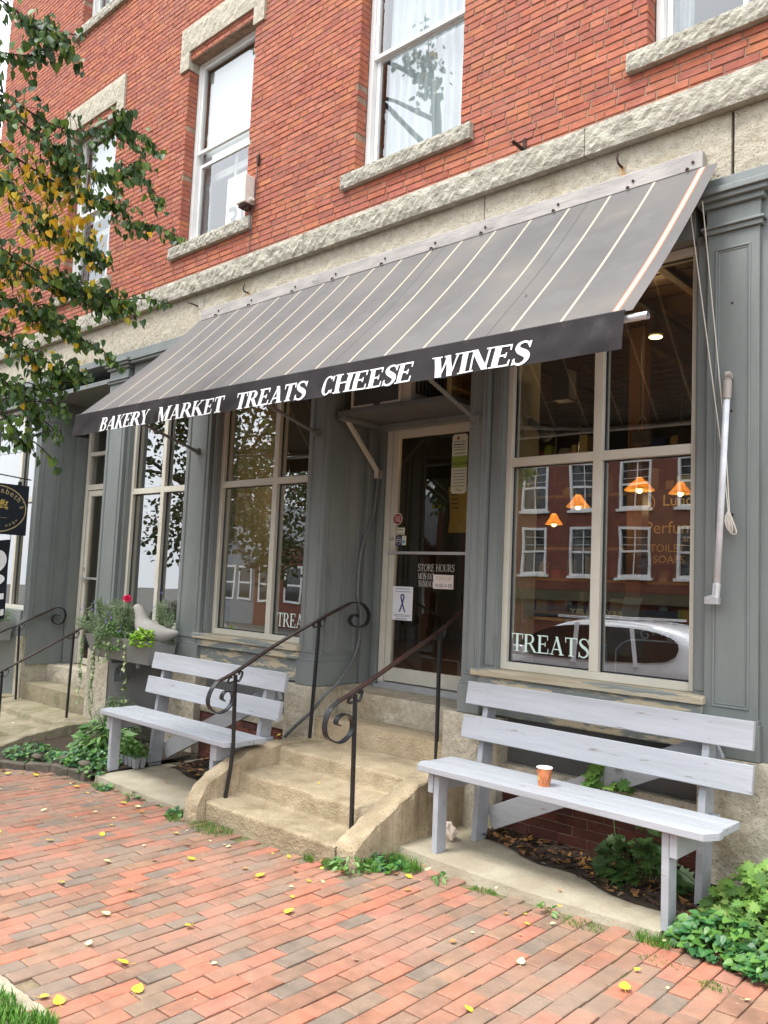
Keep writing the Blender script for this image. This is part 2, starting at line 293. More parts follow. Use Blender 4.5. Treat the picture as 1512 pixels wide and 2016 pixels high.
def ring(mb, x0, x1, z0, z1, w_, y0, y1, mi=0):   # rectangular moulding on a wall facing -Y
    mb.box(x0, x1, y0, y1, z0, z0 + w_, mi); mb.box(x0, x1, y0, y1, z1 - w_, z1, mi)
    mb.box(x0, x0 + w_, y0, y1, z0 + w_, z1 - w_, mi); mb.box(x1 - w_, x1, y0, y1, z0 + w_, z1 - w_, mi)
def ringx(mb, y0, y1, z0, z1, w_, x0, x1, mi=0):  # the same on a wall facing +-X
    mb.box(x0, x1, y0, y1, z0, z0 + w_, mi); mb.box(x0, x1, y0, y1, z1 - w_, z1, mi)
    mb.box(x0, x1, y0, y0 + w_, z0 + w_, z1 - w_, mi); mb.box(x0, x1, y1 - w_, y1, z0 + w_, z1 - w_, mi)
def smooth_path(pts, n=6):   # Catmull-Rom
    P = [Vector(p) for p in pts]; out = []
    for i in range(len(P) - 1):
        a, b, c, d = P[max(i - 1, 0)], P[i], P[i + 1], P[min(i + 2, len(P) - 1)]
        for k in range(n):
            t = k / n; out.append(.5 * ((2 * b) + (c - a) * t + (2 * a - 5 * b + 4 * c - d) * t * t + (3 * b - 3 * c + d - a) * t ** 3))
    return out + [P[-1]]

# ------------------------------------------------------------------ serif capitals made of strokes
def glyph(ch, T=.21, t=.075):
    """list of quads (2-D, cap height 1) and the advance width"""
    q = []
    def line(x0, y0, x1, y1, w_, horiz=True):
        if horiz: q.append([(x0 - w_ / 2, y0), (x0 + w_ / 2, y0), (x1 + w_ / 2, y1), (x1 - w_ / 2, y1)])
        else: q.append([(x0, y0 - w_ / 2), (x1, y1 - w_ / 2), (x1, y1 + w_ / 2), (x0, y0 + w_ / 2)])
    def ser(x, y, w_=None):   # slab serif with its root on the base or cap line
        w_ = w_ or T + .18; h = t * .75
        q.append([(x - w_ / 2, y), (x + w_ / 2, y), (x + w_ / 2, y + h), (x - w_ / 2, y + h)] if y < .5 else [(x - w_ / 2, 1 - h), (x + w_ / 2, 1 - h), (x + w_ / 2, 1), (x - w_ / 2, 1)])
    def stem(x): line(x, 0, x, 1, T); ser(x, 0); ser(x, 1)
    def arc(cx, cy, rx, ry, a0, a1, n=14, wt=T, wn=t):
        P = []
        for i in range(n + 1):
            a = rad(a0 + (a1 - a0) * i / n); k = abs(cos(a)); hw = (wn + (wt - wn) * k ** 1.3)
            ux, uy = cos(a), sin(a); P.append(((cx + (rx) * ux, cy + (ry) * uy), (cx + max(rx - hw, .01) * ux, cy + max(ry - (wn + (hw - wn) * .5), .01) * uy)))
        for i in range(n): q.append([P[i][0], P[i + 1][0], P[i + 1][1], P[i][1]])
    def beak(x, y, d, L=.24): q.append([(x - t * .5, y), (x + t * .5, y), (x + t * .5, y + d * L), (x - t * .1, y + d * L)])
    if ch == 'A': line(.13, 0, .45, 1, t); line(.74, 0, .43, 1, T); line(.25, .30, .62, .30, t, False); ser(.13, 0, .26); ser(.74, 0, T + .16); w_ = .92
    elif ch == 'B':
        stem(.18); line(.18, 1 - t / 2, .42, 1 - t / 2, t, False); line(.18, .53, .44, .53, t, False); line(.18, t / 2, .44, t / 2, t, False)
        arc(.40, .765, .28, .235, -90, 90); arc(.42, .28, .33, .28, -90, 90); w_ = .82
    elif ch == 'C': arc(.46, .5, .42, .52, 48, 318, 26); beak(.76, .98, -1, .30); beak(.76, .06, 1, .2); w_ = .88
    elif ch == 'D': stem(.18); line(.18, 1 - t / 2, .40, 1 - t / 2, t, False); line(.18, t / 2, .40, t / 2, t, False); arc(.38, .5, .46, .5, -90, 90, 20); w_ = .92
    elif ch in 'EFL':
        stem(.18)
        if ch != 'L': line(.18, 1 - t / 2, .66, 1 - t / 2, t, False); beak(.66, .995, -1, .26); line(.2, .52, .52, .52, t, False); beak(.52, .40, 1)
        if ch != 'F': line(.18, t / 2, .68, t / 2, t, False); beak(.70, .005, 1, .28)
        w_ = .80
    elif ch == 'H': stem(.18); stem(.76); line(.2, .52, .74, .52, t, False); w_ = .96
    elif ch == 'I': stem(.2); w_ = .42
    elif ch == 'K': stem(.18); line(.26, .40, .70, 1, t); line(.76, 0, .40, .56, T); ser(.68, 1, .26); ser(.76, 0, T + .12); w_ = .90
    elif ch == 'M': line(.15, 0, .17, 1, t); line(.18, 1, .53, .02, T * .95); line(.52, 0, .86, 1, t); line(.90, 0, .90, 1, T); ser(.15, 0, .26); ser(.14, 1, .2); ser(.90, 0); ser(.93, 1); w_ = 1.10
    elif ch == 'N': line(.15, 0, .15, 1, t); line(.16, 1, .76, 0, T); line(.78, 0, .78, 1, t); ser(.15, 0, .26); ser(.13, 1, .24); ser(.78, 1, .26); w_ = .94
    elif ch in 'OQ': arc(.47, .5, .44, .52, 0, 360, 32); w_ = .96
    elif ch in 'PR':
        stem(.18); line(.18, 1 - t / 2, .42, 1 - t / 2, t, False); line(.18, .48, .42, .48, t, False); arc(.40, .74, .30, .26, -90, 90)
        if ch == 'R': line(.78, 0, .44, .5, T); ser(.80, 0, T + .06)
        w_ = .88 if ch == 'R' else .76
    elif ch == 'S':
        P = smooth_path([(.60, .80, 0), (.50, .95, 0), (.34, .99, 0), (.18, .93, 0), (.13, .77, 0), (.24, .62, 0), (.42, .50, 0), (.56, .37, 0), (.58, .20, 0), (.45, .05, 0), (.28, .01, 0), (.12, .10, 0), (.07, .26, 0)], 3)
        n = len(P)
        for i in range(n - 1):
            def off(k):
                d = (P[min(k + 1, n - 1)] - P[max(k - 1, 0)]).normalized(); m_ = k / (n - 1)
                w2 = (t + (T * 1.15 - t) * math.exp(-((m_ - .5) / .22) ** 2)) / 2; nn = Vector((-d.y, d.x, 0)) * w2
                return P[k] + nn, P[k] - nn
            a, b = off(i); c, d = off(i + 1); q.append([(a.x, a.y), (c.x, c.y), (d.x, d.y), (b.x, b.y)])
        beak(.61, 1, -1, .3); beak(.07, 0, 1, .3); w_ = .70
    elif ch == 'T': line(.40, 0, .40, 1, T); ser(.40, 0); line(.05, 1 - t / 2, .75, 1 - t / 2, t, False); beak(.06, 1, -1, .28); beak(.74, 1, -1, .28); w_ = .80
    elif ch == 'U': line(.18, .28, .18, 1, T); ser(.18, 1); line(.76, .3, .76, 1, t); ser(.76, 1, .26); arc(.46, .32, .355, .34, 180, 360, 14, T, t); w_ = .94
    elif ch == 'V': line(.42, 0, .14, 1, T); line(.44, 0, .74, 1, t); ser(.14, 1); ser(.74, 1, .26); w_ = .86
    elif ch == 'W': line(.36, 0, .14, 1, T); line(.38, 0, .60, 1, t); line(.84, 0, .62, 1, T); line(.86, 0, 1.10, 1, t); ser(.14, 1); ser(.60, 1, .3); ser(1.10, 1, .26); w_ = 1.22
    elif ch == 'Y': line(.42, 0, .42, .5, T); line(.44, .42, .14, 1, T); line(.42, .42, .74, 1, t); ser(.42, 0); ser(.14, 1); ser(.74, 1, .26); w_ = .86
    elif ch == '-': line(.05, .42, .35, .42, t * 1.2, False); w_ = .4
    elif ch == ':': line(.1, .2, .1, .32, .1); line(.1, .6, .1, .72, .1); w_ = .25
    else: w_ = .38
    return q, w_
def word(mb, s, x0, x1, h, fn, slant=0, T=.21, t=.075, lift=.0, mi=0, sub=1):
    """letters from x0 to x1 (world length), height h; fn(u, z, lift) maps to 3-D"""
    tot = 0; items = []
    for ch in s:
        g, w_ = glyph(ch, T, t); items.append((g, tot)); tot += w_
    k = (x1 - x0) / tot; e = 0
    for g, o in items:
        for qd in g:
            e += 1; n = sub; (ax, ay), (bx, by), (cx_, cy_), (dx, dy) = qd   # long edges a-d and b-c, cut so that the letter follows the cloth
            if abs(dx - ax) + abs(dy - ay) < abs(bx - ax) + abs(by - ay): (ax, ay), (bx, by), (cx_, cy_), (dx, dy) = (bx, by), (cx_, cy_), (dx, dy), (ax, ay)
            F_ = lambda x, y: fn(x0 + (o + x) * k + slant * y * h, y * h, lift + .00012 * (e % 9)); vs = []
            for i in range(n + 1): q_ = i / n; vs += [F_(ax + (dx - ax) * q_, ay + (dy - ay) * q_), F_(bx + (cx_ - bx) * q_, by + (cy_ - by) * q_)]
            mb.add(vs, [(2 * i, 2 * i + 1, 2 * i + 3, 2 * i + 2) for i in range(n)], mi)
def sans(name, s, size, mw, m, parent, extr=0, align='CENTER'):
    """small sans lettering as a mesh; mw is its world matrix"""
    cu = bpy.data.curves.new(name, 'FONT'); cu.body = s; cu.size = size; cu.align_x = align; cu.extrude = extr; cu.resolution_u = 3
    tmp = bpy.data.objects.new('tmp', cu); col.objects.link(tmp); bpy.context.view_layer.update()
    me = bpy.data.meshes.new_from_object(tmp.evaluated_get(bpy.context.evaluated_depsgraph_get())); bpy.data.objects.remove(tmp)
    me.transform(mw)
    if parent is not None: me.transform(Matrix.Translation(-Vector(parent.get('_base', (0, 0, 0)))))
    me.materials.clear(); me.materials.append(M[m]); o = bpy.data.objects.new(name, me); col.objects.link(o)
    if parent is not None: o.parent = parent; o['_base'] = parent.get('_base', (0, 0, 0))
    return o
def face_out(x, y, z, sx=1): return Matrix.Translation((x, y, z)) @ Matrix(((sx, 0, 0, 0), (0, 0, -1, 0), (0, 1, 0, 0), (0, 0, 0, 1)))   # text on a wall facing -Y
def face_x(x, y, z): return Matrix.Translation((x, y, z)) @ Matrix(((0, 0, 1, 0), (1, 0, 0, 0), (0, 1, 0, 0), (0, 0, 0, 1)))               # text on a board facing +X

# ------------------------------------------------------------------ leaves
LEAF = {
 'heart': [(0, 0), (-.30, -.08), (-.48, .12), (-.46, .42), (-.26, .74), (0, 1.0), (.26, .74), (.46, .42), (.48, .12), (.30, -.08)],
 'oval': [(0, 0), (-.2, .25), (-.22, .6), (0, 1), (.22, .6), (.2, .25)],
 'needle': [(0, 0), (-.09, .4), (0, 1), (.09, .4)],
 'round': [(0, .06), (-.3, -.06), (-.52, .2), (-.5, .6), (-.25, .9), (0, .96), (.25, .9), (.5, .6), (.52, .2), (.3, -.06)],
 'lobed': [(0, .1), (-.34, -.1), (-.30, .14), (-.62, .22), (-.44, .38), (-.60, .62), (-.28, .58), (-.26, .86), (-.10, .74), (0, 1.05), (.10, .74), (.26, .86), (.28, .58), (.60, .62), (.44, .38), (.62, .22), (.30, .14), (.34, -.1)],
}
def leaf(mb, pos, d, nrm, size, shape='heart', fold=.25, droop=.15, mi=0):
    pos = Vector(pos); d = Vector(d).normalized(); n = Vector(nrm); n = (n - d * n.dot(d)); n = n.normalized() if n.length > 1e-4 else d.orthogonal().normalized(); sd_ = d.cross(n)
    P = LEAF[shape]; half = len(P) // 2; 
    tip = next(i for i, p in enumerate(P) if i and abs(p[0]) < 1e-6)
    def W(p): x, y = p; return pos + (d * y + sd_ * x + n * (-abs(x) * -fold - droop * y * y)) * size
    mb.add([W(p) for p in P], [tuple(range(tip + 1)), tuple(range(tip, len(P))) + (0,)], mi)
def rdir(zb=0.0):
    while True:
        v = Vector((rnd.uniform(-1, 1), rnd.uniform(-1, 1), rnd.uniform(-1, 1)))
        if .05 < v.length < 1: v.normalize(); v.z += zb; return v.normalized()

# ================================================================== the brick building with its shop fronts
def zg(x, y=0): return .022 * (x + 2.9) + .012 * (y + .6) * 0
bld = thing('brick_building', (0, 0, 0), 'red brick building with granite lintels and grey green wooden shop fronts under it', 'building')

# --- upper wall: every brick a real block
OPW = 1.10
ops = [(cx - OPW / 2, cx + OPW / 2, z0, z1) for cx in (-9.235, -6.68, -4.12, -1.57) for z0, z1 in ((5.03, 7.07), (8.57, 10.5))]
XL, XR, ZB, ZT = -12.1, .6, 4.635, 11.9
bk = MB(); ch_, L0, hd = .0545, .199, .0475
nrow = int((ZT - ZB) / ch_)
for r_ in range(nrow):
    z0 = ZB + r_ * ch_; z1 = z0 + hd; zm = (z0 + z1) / 2
    segs = [(XL, XR)]
    for a, b, c, d in ops:
        if c - .02 < zm < d + .02: segs = [q for s0, s1 in segs for q in ((s0, min(s1, a)), (max(s0, b), s1)) if q[1] - q[0] > .02]
    header = (r_ % 8 == 5); Lb = .1 if header else L0
    for s0, s1 in segs:
        x = s0 - (rnd.random() * .02 if s0 > XL else 0) - (Lb / 2 if r_ % 2 else 0)
        while x < s1 - .015:
            a = max(x, s0); l_ = Lb + rnd.uniform(-.008, .008); b = min(x + l_ - .008, s1); x += l_
            if b - a < .03: continue
            y = max(-.004, min(.002, rnd.gauss(-.0005, .0012))); j = .0016; dp = .11
            def J(): return rnd.uniform(-j, j)
            e = .0035  # worn arris
            v = [(a + J(), dp, z0), (b + J(), dp, z0), (b, dp, z1), (a, dp, z1),
                 (a + J(), y + .005, z0 + J()), (b + J(), y + .005, z0 + J()), (b + J(), y + .005, z1 + J()), (a + J(), y + .005, z1 + J()),
                 (a + e, y + J(), z0 + e), (b - e, y + J(), z0 + e), (b - e, y + J(), z1 - e), (a + e, y + J(), z1 - e)]
            bk.add(v, [(8, 9, 10, 11), (4, 5, 9, 8), (5, 6, 10, 9), (6, 7, 11, 10), (7, 4, 8, 11), (0, 4, 7, 3), (1, 2, 6, 5), (3, 7, 6, 2), (0, 1, 5, 4)])
build('brick_wall', bk, 'brick', bld)
mo = MB()   # mortar bed behind, with the openings left out
xs = sorted({XL + .01, XR} | {v for o in ops for v in (o[0] - .006, o[1] + .006)})
for i in range(len(xs) - 1):
    cuts = sorted([(o[2] - .01, o[3] + .01) for o in ops if o[0] - .007 < (xs[i] + xs[i + 1]) / 2 < o[1] + .007])
    z = ZB - .01
    for c, d in cuts + [(ZT, ZT)]:
        mo.box(xs[i], xs[i + 1], .0062, .32, z, c); z = d
build('mortar_bed', mo, 'mortar', bld)
o_ = MB(); o_.box(XL, XL + .005, .12, 8, 4.4, ZT); build('side_wall', o_, 'farbrick', bld)
o_ = MB(); o_.box(XL - .15, XR, -.25, 8.2, ZT, ZT + .3); o_.box(XL - .08, XR, -.12, .3, ZT - .2, ZT); build('cornice', o_, 'granite', bld)
# wire nails, ties and holes in the brick
for i in range(30):
    x, z = rnd.uniform(-8, -1), rnd.uniform(4.75, 8)
    if any(a - .1 < x < b + .1 and c - .2 < z < d + .5 for a, b, c, d in ops): continue
    nl = MB(); nl.tube([(x, .01, z), (x + .004, -.012, z - .004)], .004, 5); build('nail', nl, 'rust', bld)

# --- rock-faced belt course, granite beam, sills and lintels
def rocky(name, x0, x1, z0, z1, y0, y1, dent=.022, parent=bld, m='rock', nx=None, label=None, dx=.035):
    """a block whose front face is broken stone"""
    g = MB(); nx = nx or max(4, int((x1 - x0) / dx)); nz = max(3, int((z1 - z0) / dx)); H = {}
    r2 = random.Random(int(x0 * 1000) + int(z0 * 77))
    for i in range(nx + 1):
        for k in range(nz + 1):
            edge = i in (0, nx) or k in (0, nz)
            H[i, k] = (r2.uniform(0, .25) if edge else r2.uniform(.2, 1)) * dent
    def P(i, k): return (x0 + (x1 - x0) * i / nx + (0 if i in (0, nx) else r2.uniform(-.3, .3) * dx * .5), y0 + dent - H[i, k], z0 + (z1 - z0) * k / nz + (0 if k in (0, nz) else r2.uniform(-.2, .2) * dx * .4))
    vs = [P(i, k) for k in range(nz + 1) for i in range(nx + 1)]
    g.add(vs, [(k * (nx + 1) + i, k * (nx + 1) + i + 1, (k + 1) * (nx + 1) + i + 1, (k + 1) * (nx + 1) + i) for k in range(nz) for i in range(nx)])
    top = [vs[nz * (nx + 1) + i] for i in range(nx + 1)]; bot = [vs[i] for i in range(nx + 1)]
    g.poly(top + [(x1, y1, z1), (x0, y1, z1)]); g.poly(bot[::-1] + [(x0, y1, z0), (x1, y1, z0)])
    g.poly([vs[k * (nx + 1)] for k in range(nz + 1)] + [(x0, y1, z1), (x0, y1, z0)]); g.poly([vs[k * (nx + 1) + nx] for k in range(nz + 1)][::-1] + [(x1, y1, z0), (x1, y1, z1)])
    return build(name, g, m, parent, label=label)
for x0, x1 in ((-12.16, -9.8), (-9.794, -7.66), (-7.654, -5.2), (-5.194, -2.51), (-2.504, .6)):
    rocky('belt_stone', x0, x1, 4.44, 4.632, -.075, .3, .017)
for x0, x1 in ((-12.1, -10.3), (-10.292, -8.437), (-8.43, -6.70), (-6.694, -3.33), (-3.322, -1.603), (-1.585, .6)):
    rocky('granite_beam', x0, x1, 4.05, 4.437, -.004, .45, .008, m='granite', dx=.06)
for cx in (-9.235, -6.68, -4.12, -1.57):
    rocky('window_sill', cx - .67, cx + .67, 4.905, 5.028, -.055, .16, .014, dx=.022)
    rocky('window_lintel', cx - .70, cx + .70, 7.175, 7.47, -.035, .2, .012, m='granite', dx=.05)
    for s in (-1, 1): rocky('lintel_block', min(cx + s * .70, cx + s * .54), max(cx + s * .70, cx + s * .54), 6.985, 7.173, -.032, .2, .008, m='granite', dx=.05)
    rocky('window_sill', cx - .67, cx + .67, 8.445, 8.568, -.055, .16, .014, dx=.03)
    rocky('window_lintel', cx - .70, cx + .70, 10.6, 10.9, -.035, .2, .012, m='granite', dx=.05)

# --- upper sash windows (double hung, white)
def sash(cx, z0, z1, style):
    x0, x1 = cx - OPW / 2 + .004, cx + OPW / 2 - .004; y = .115; fr = MB()
    for a, b, c, d, e in ((x0, x0 + .05, z0, z1, 0), (x1 - .05, x1, z0, z1, 0), (x0 + .05, x1 - .05, z1 - .05, z1, 0), (x0 + .05, x1 - .05, z0, z0 + .045, -.01)):
        fr.box(a, b, y + e, y + .09, c, d)
    w_ = build('window', fr, 'white', bld, bevel=.004)
    zm = z0 + (z1 - z0) * .50; s = MB(); xa, xb = x0 + .052, x1 - .052
    ring(s, xa, xb, zm, z1 - .052, .035, y + .012, y + .045); build('upper_sash', s, 'white', w_, bevel=.003)
    s = MB(); ring(s, xa, xb, z0 + .047, zm - .10 if style == 'storm' else zm + .03, .038, y + .048, y + .08); build('lower_sash', s, 'white', w_, bevel=.003)
    g = MB(); g.box(xa + .034, xb - .034, y + .026, y + .030, zm + .034, z1 - .086); g.box(xa + .037, xb - .037, y + .062, y + .066, z0 + .084, zm - .0); build('pane', g, GLASSU, w_)
    yb = .30
    r_ = MB(); r_.box(x0 - .4, x1 + .4, yb + 1.9, yb + 1.95, z0 - .3, z1 + .3); r_.box(x0 - .45, x0 - .4, yb, yb + 1.9, z0 - .3, z1 + .3); r_.box(x1 + .4, x1 + .45, yb, yb + 1.9, z0 - .3, z1 + .3); r_.box(x0 - .4, x1 + .4, yb, yb + 1.9, z1 + .3, z1 + .34); r_.box(x0 - .4, x1 + .4, yb, yb + 1.9, z0 - .34, z0 - .3)
    build('room_lining', r_, 'upin', w_)
    if style in ('storm', 'blind'):
        c = MB(); c.grid(lambda u, v: (xa + (xb - xa) * u, .235 + .004 * sin(u * 9), zm - .06 + (z1 - zm) * v), 10, 2); build('roller_shade', c, 'shade', w_)
        c = MB(); c.grid(lambda u, v: (xa + (.13 + .02 * sin(v * 5)) * u, .245 + .014 * sin(u * 30), z0 + (zm - z0) * v), 24, 6); build('curtain', c, 'curtaing', w_, smooth=True)
        c = MB(); c.box(xa + .02, xb, .32, .34, zm - .22, zm - .14); c.box(xa + .42, xa + .45, .31, .33, z0, zm); build('inner_bar', c, 'white', w_)
        if style == 'storm':
            c = MB(); c.box(xa + .37, xb - .02, .27, .28, z0 + .06, z0 + .72); pb = build('lettered_board', c, 'paper', w_); sans('numerals', '3L', .42, face_out(xa + .60, .262, z0 + .10), 'hose', w_)
    if style == 'net':
        c = MB(); c.grid(lambda u, v: (xa + .06 + (xb - xa - .1) * u, .25 + .02 * sin(u * 60 + v), z0 + (z1 - z0) * v), 90, 4); build('curtain', c, 'curtain', w_, smooth=True)
    if style == 'dark':
        c = MB(); c.grid(lambda u, v: (xa + .3 * u, .25 + .02 * sin(u * 40), z0 + (z1 - z0) * v), 30, 4); build('curtain', c, 'curtain', w_, smooth=True)
    return w_
for cx, st in ((-9.235, 'blind'), (-6.68, 'storm'), (-4.12, 'net'), (-1.57, 'blind')): sash(cx, 5.03, 7.10, st)
for cx in (-9.235, -6.68, -4.12, -1.57): sash(cx, 8.57, 10.52, 'dark')

# --- the ground floor: pilasters, cornice, sills
PZ0, PZ1 = .79, 3.72
def pilaster(name, x0, x1, y0=0.0, cap=True, pan=True, z0=PZ0, yb=.35, capz=3.97):
    p = MB(); p.box(x0, x1, y0, yb, z0, PZ1)
    p.box(x0 - .014, x1 + .014, y0 - .02, y0 + .05, z0, z0 + .19); p.box(x0 - .006, x1 + .006, y0 - .011, y0 + .04, z0 + .19, z0 + .212)
    if pan:
        m_ = .045 if x1 - x0 > .22 else .030; zb, zt = z0 + .26, PZ1 - .09
        ring(p, x0 + m_, x1 - m_, zb, zt, .012, y0 - .007, y0 + .01); ring(p, x0 + m_ + .016, x1 - m_ - .016, zb + .016, zt - .016, .007, y0 - .004, y0 + .01)
    if cap:
        for i, (a, b, e) in enumerate(((0, .03, .018), (.03, .045, .032), (.045, .15, .006), (.15, .185, .03), (.185, .215, .055), (.215, .25, .075))):
            p.box(x0 - e, x1 + e, y0 - e, y0 + .1, PZ1 + a, PZ1 + b)
    return build(name, p, 'paint', bld, bevel=.003)
pilaster('pilaster', -1.73, -1.445); pilaster('pilaster', -3.39, -3.235); pilaster('pilaster', -5.04, -4.842); pilaster('pilaster', -6.83, -6.45); pilaster('pilaster', -8.41, -8.03)
pilaster('pilaster', -10.14, -10.02)
for x0, x1 in ((-3.235, -3.141), (-1.81, -1.73), (-5.10, -5.04), (-6.45, -6.392), (-8.03, -7.99), (-6.90, -6.83)):   # jamb boards beside the windows
    o_ = MB(); o_.box(x0, x1, .045, .2, .95, 3.75); o_.box(x0 + .012, x1 - .012, .036, .05, 1.12, 3.7); build('jamb_board', o_, 'paint', bld, bevel=.003)
o_ = MB(); o_.box(-12.0, .2, -.02, .4, 3.97, 4.047)   # cornice under the granite beam
for i, (a, b, e) in enumerate(((3.93, 3.97, .05), (3.90, 3.93, .035), (3.74, 3.90, -.02))):
    for x0, x1 in ((-11.6, -10.22), (-7.95, -6.92), (-6.36, -5.12), (-3.16, -1.81)): o_.box(x0, x1, -e, .3, a, b)
build('shop_cornice', o_, 'paint', bld, bevel=.003)
# aprons and peeling sills under the shop windows
for x0, x1, mp_ in ((-3.235, -1.73, 'peelw'), (-6.45, -5.04, 'peelw')):
    o_ = MB(); o_.box(x0 - .05, x1 + .01, -.045, .2, 1.052, 1.098); build('shop_window_sill', o_, mp_, bld, bevel=.006, label='weathered sill with flaking paint')
    o_ = MB(); o_.box(x0, x1, -.02, .2, .985, 1.05); o_.box(x0 + .01, x1, .02, .2, .80, .985); build('apron', o_, 'peel', bld, bevel=.004)
o_ = MB(); o_.box(-8.03, -6.83, .02, .2, .80, 1.10); build('apron', o_, 'paint', bld, bevel=.004)
o_ = MB(); o_.box(-7.99, -6.84, -.015, .12, .10, .80); build('cellar_hatch', o_, 'paintd', bld, bevel=.004)
# foundation: granite posts, granite sill, brick below
for x0, x1 in ((-3.51, -3.06), (-5.165, -4.80), (-6.87, -6.42), (-8.43, -7.99), (-10.2, -10.02)):
    rocky('granite_post', x0, x1, -.35, .786, -.035, .7, .010, m='granite', dx=.06)
rocky('granite_post', -1.75, -1.36, .12, .786, -.045, .7, .014, m='granite', dx=.05)
rocky('granite_post', -1.355, -.9, .30, .62, -.03, .7, .02, m='rock', dx=.05); rocky('granite_post', -1.355, -.9, .63, 1.6, -.02, .7, .02, m='granite', dx=.05); rocky('granite_post', -.895, .2, .1, 1.9, .0, .7, .02, m='granite', dx=.07)
o_ = MB(); o_.box(-1.449, -1.35, .03, .4, .25, 4.045); build('pier_return', o_, 'paint', bld)
o_ = MB(); o_.box(-1.35, .6, .06, .5, 1.61, 4.04); build('side_pier', o_, 'granite', bld)
for x0, x1 in ((-3.058, -1.752), (-6.418, -5.167)):
    o_ = MB(); o_.box(x0, x1, .10, .4, .50, .80); build('foundation_board', o_, 'paintd', bld)
    rocky('foundation_sill', x0, x1, .385, .497, .03, .4, .012, m='granite', dx=.05)
for x0, x1 in ((-3.058, -1.3), (-6.418, -5.167)):
    fb = MB()
    for r_ in range(11):
        z = -.27 + r_ * .0595; x = x0 - (.1 if r_ % 2 else 0)
        while x < x1:
            a, b = max(x, x0), min(x + .196, x1); x += .205
            if b - a > .03: fb.box(a, b, .05 + rnd.uniform(0, .006), .2, z, z + .051, j=.002)
    build('foundation_brick', fb, mat('dark_brick', (1, 1, 1), (.6, .6, .6), rough=.9, scale=6, island=[(.16, .05, .035), (.12, .04, .03), (.19, .06, .04), (.10, .04, .035)], bump=.004, bscale=40), bld)  # foundation bricks in much darker reds than the upper wall
for x0, x1 in ((-3.058, -1.3), (-6.418, -5.167)): o_ = MB(); o_.box(x0, x1, .062, .25, -.3, .384); build('foundation_mortar', o_, 'mortar', bld)

# --- shop windows
def shopwin(x0, x1, mx_, z0=1.10, z1=3.73, y=.10, name='shop_window', label=None, cream='cream'):
    f = MB(); w_ = .045; d = .10
    f.box(x0, x0 + w_, y, y + d, z0, z1); f.box(x1 - w_, x1, y, y + d, z0, z1); f.box(x0 + w_, x1 - w_, y, y + d, z0, z0 + .05); f.box(x0 + w_, x1 - w_, y, y + d, z1 - .05, z1)
    f.box(mx_ - .031, mx_ + .031, y - .002, y + d, z0 + .05, z1 - .05)
    for a, b in ((x0 + w_, mx_ - .031), (mx_ + .031, x1 - w_)): f.box(a, b, y - .001, y + d, 2.475, 2.535)
    o = build(name, f, cream, bld, bevel=.003, label=label)
    g = MB()
    for a, b in ((x0 + w_, mx_ - .031), (mx_ + .031, x1 - w_)):
        for c, e in ((z0 + .05, 2.475), (2.535, z1 - .05)):
            g.box(a, b, y + .045, y + .051, c, e)
    build('pane', g, GLASS, o)
    gk = MB()
    for a, b in ((x0 + w_, mx_ - .031), (mx_ + .031, x1 - w_)):
        for c, e in ((z0 + .05, 2.475), (2.535, z1 - .05)): ring(gk, a, b, c, e, .009, y + .034, y + .0445)
    build('gasket', gk, 'black', o)
    return o
wr = shopwin(-3.14, -1.81, -2.452); wl = shopwin(-6.39, -5.10, -5.585); wf = shopwin(-7.99, -6.90, -7.375); wn = shopwin(-11.9, -10.15, -10.75)
for wn_, a, b in ((wr, -3.085, -2.50), (wl, -5.51, -5.02)):
    t = MB(); word(t, 'TREATS', a, b, .118, lambda u, z, l: (u, .1445 - l, 1.225 + z), T=.15, t=.055); build('lettering', t, mat('window_lettering', (.62, .80, .74), rough=.5), wn_)

# --- doorway recess
def reveal(x, s, y0, y1, z0, parent=bld):    # panelled side wall of the recess, facing s along X
    p = MB(); xa, xb = (x - .05, x) if s > 0 else (x, x + .05)
    p.box(xa, xb, y0, y1, z0, 3.97)
    xf0, xf1 = (x - .01, x + .008) if s > 0 else (x - .008, x + .01)
    p.box(*( (x - .01, x + .016) if s > 0 else (x - .016, x + .01)), y0 + .004, y1 - .17, z0, .98)
    for a, b in ((y0 + .045, y0 + .225), (y0 + .265, y0 + .43)):
        ringx(p, a, b, 1.03, 3.5, .012, xf0, xf1); ringx(p, a + .02, b - .02, 1.05, 3.48, .008, xf0 + (.003 if s < 0 else 0), xf1 - (.003 if s > 0 else 0))
    p.box(*((x, x + .035) if s > 0 else (x - .035, x)), y1 - .16, y1, z0, 3.97)
    return build('reveal_panel', p, 'paint', parent, bevel=.0025)
reveal(-4.838, 1, .006, .64, .79); reveal(-3.394, -1, .006, .64, .79)
reveal(-10.016, 1, .006, .64, .45); reveal(-8.414, -1, .006, .64, .45)
for x0, x1 in ((-4.83, -3.4), (-10.0, -8.43)): o_ = MB(); o_.box(x0, x1, .0, 1.2, 3.75, 3.8); build('recess_soffit', o_, 'paint', bld)
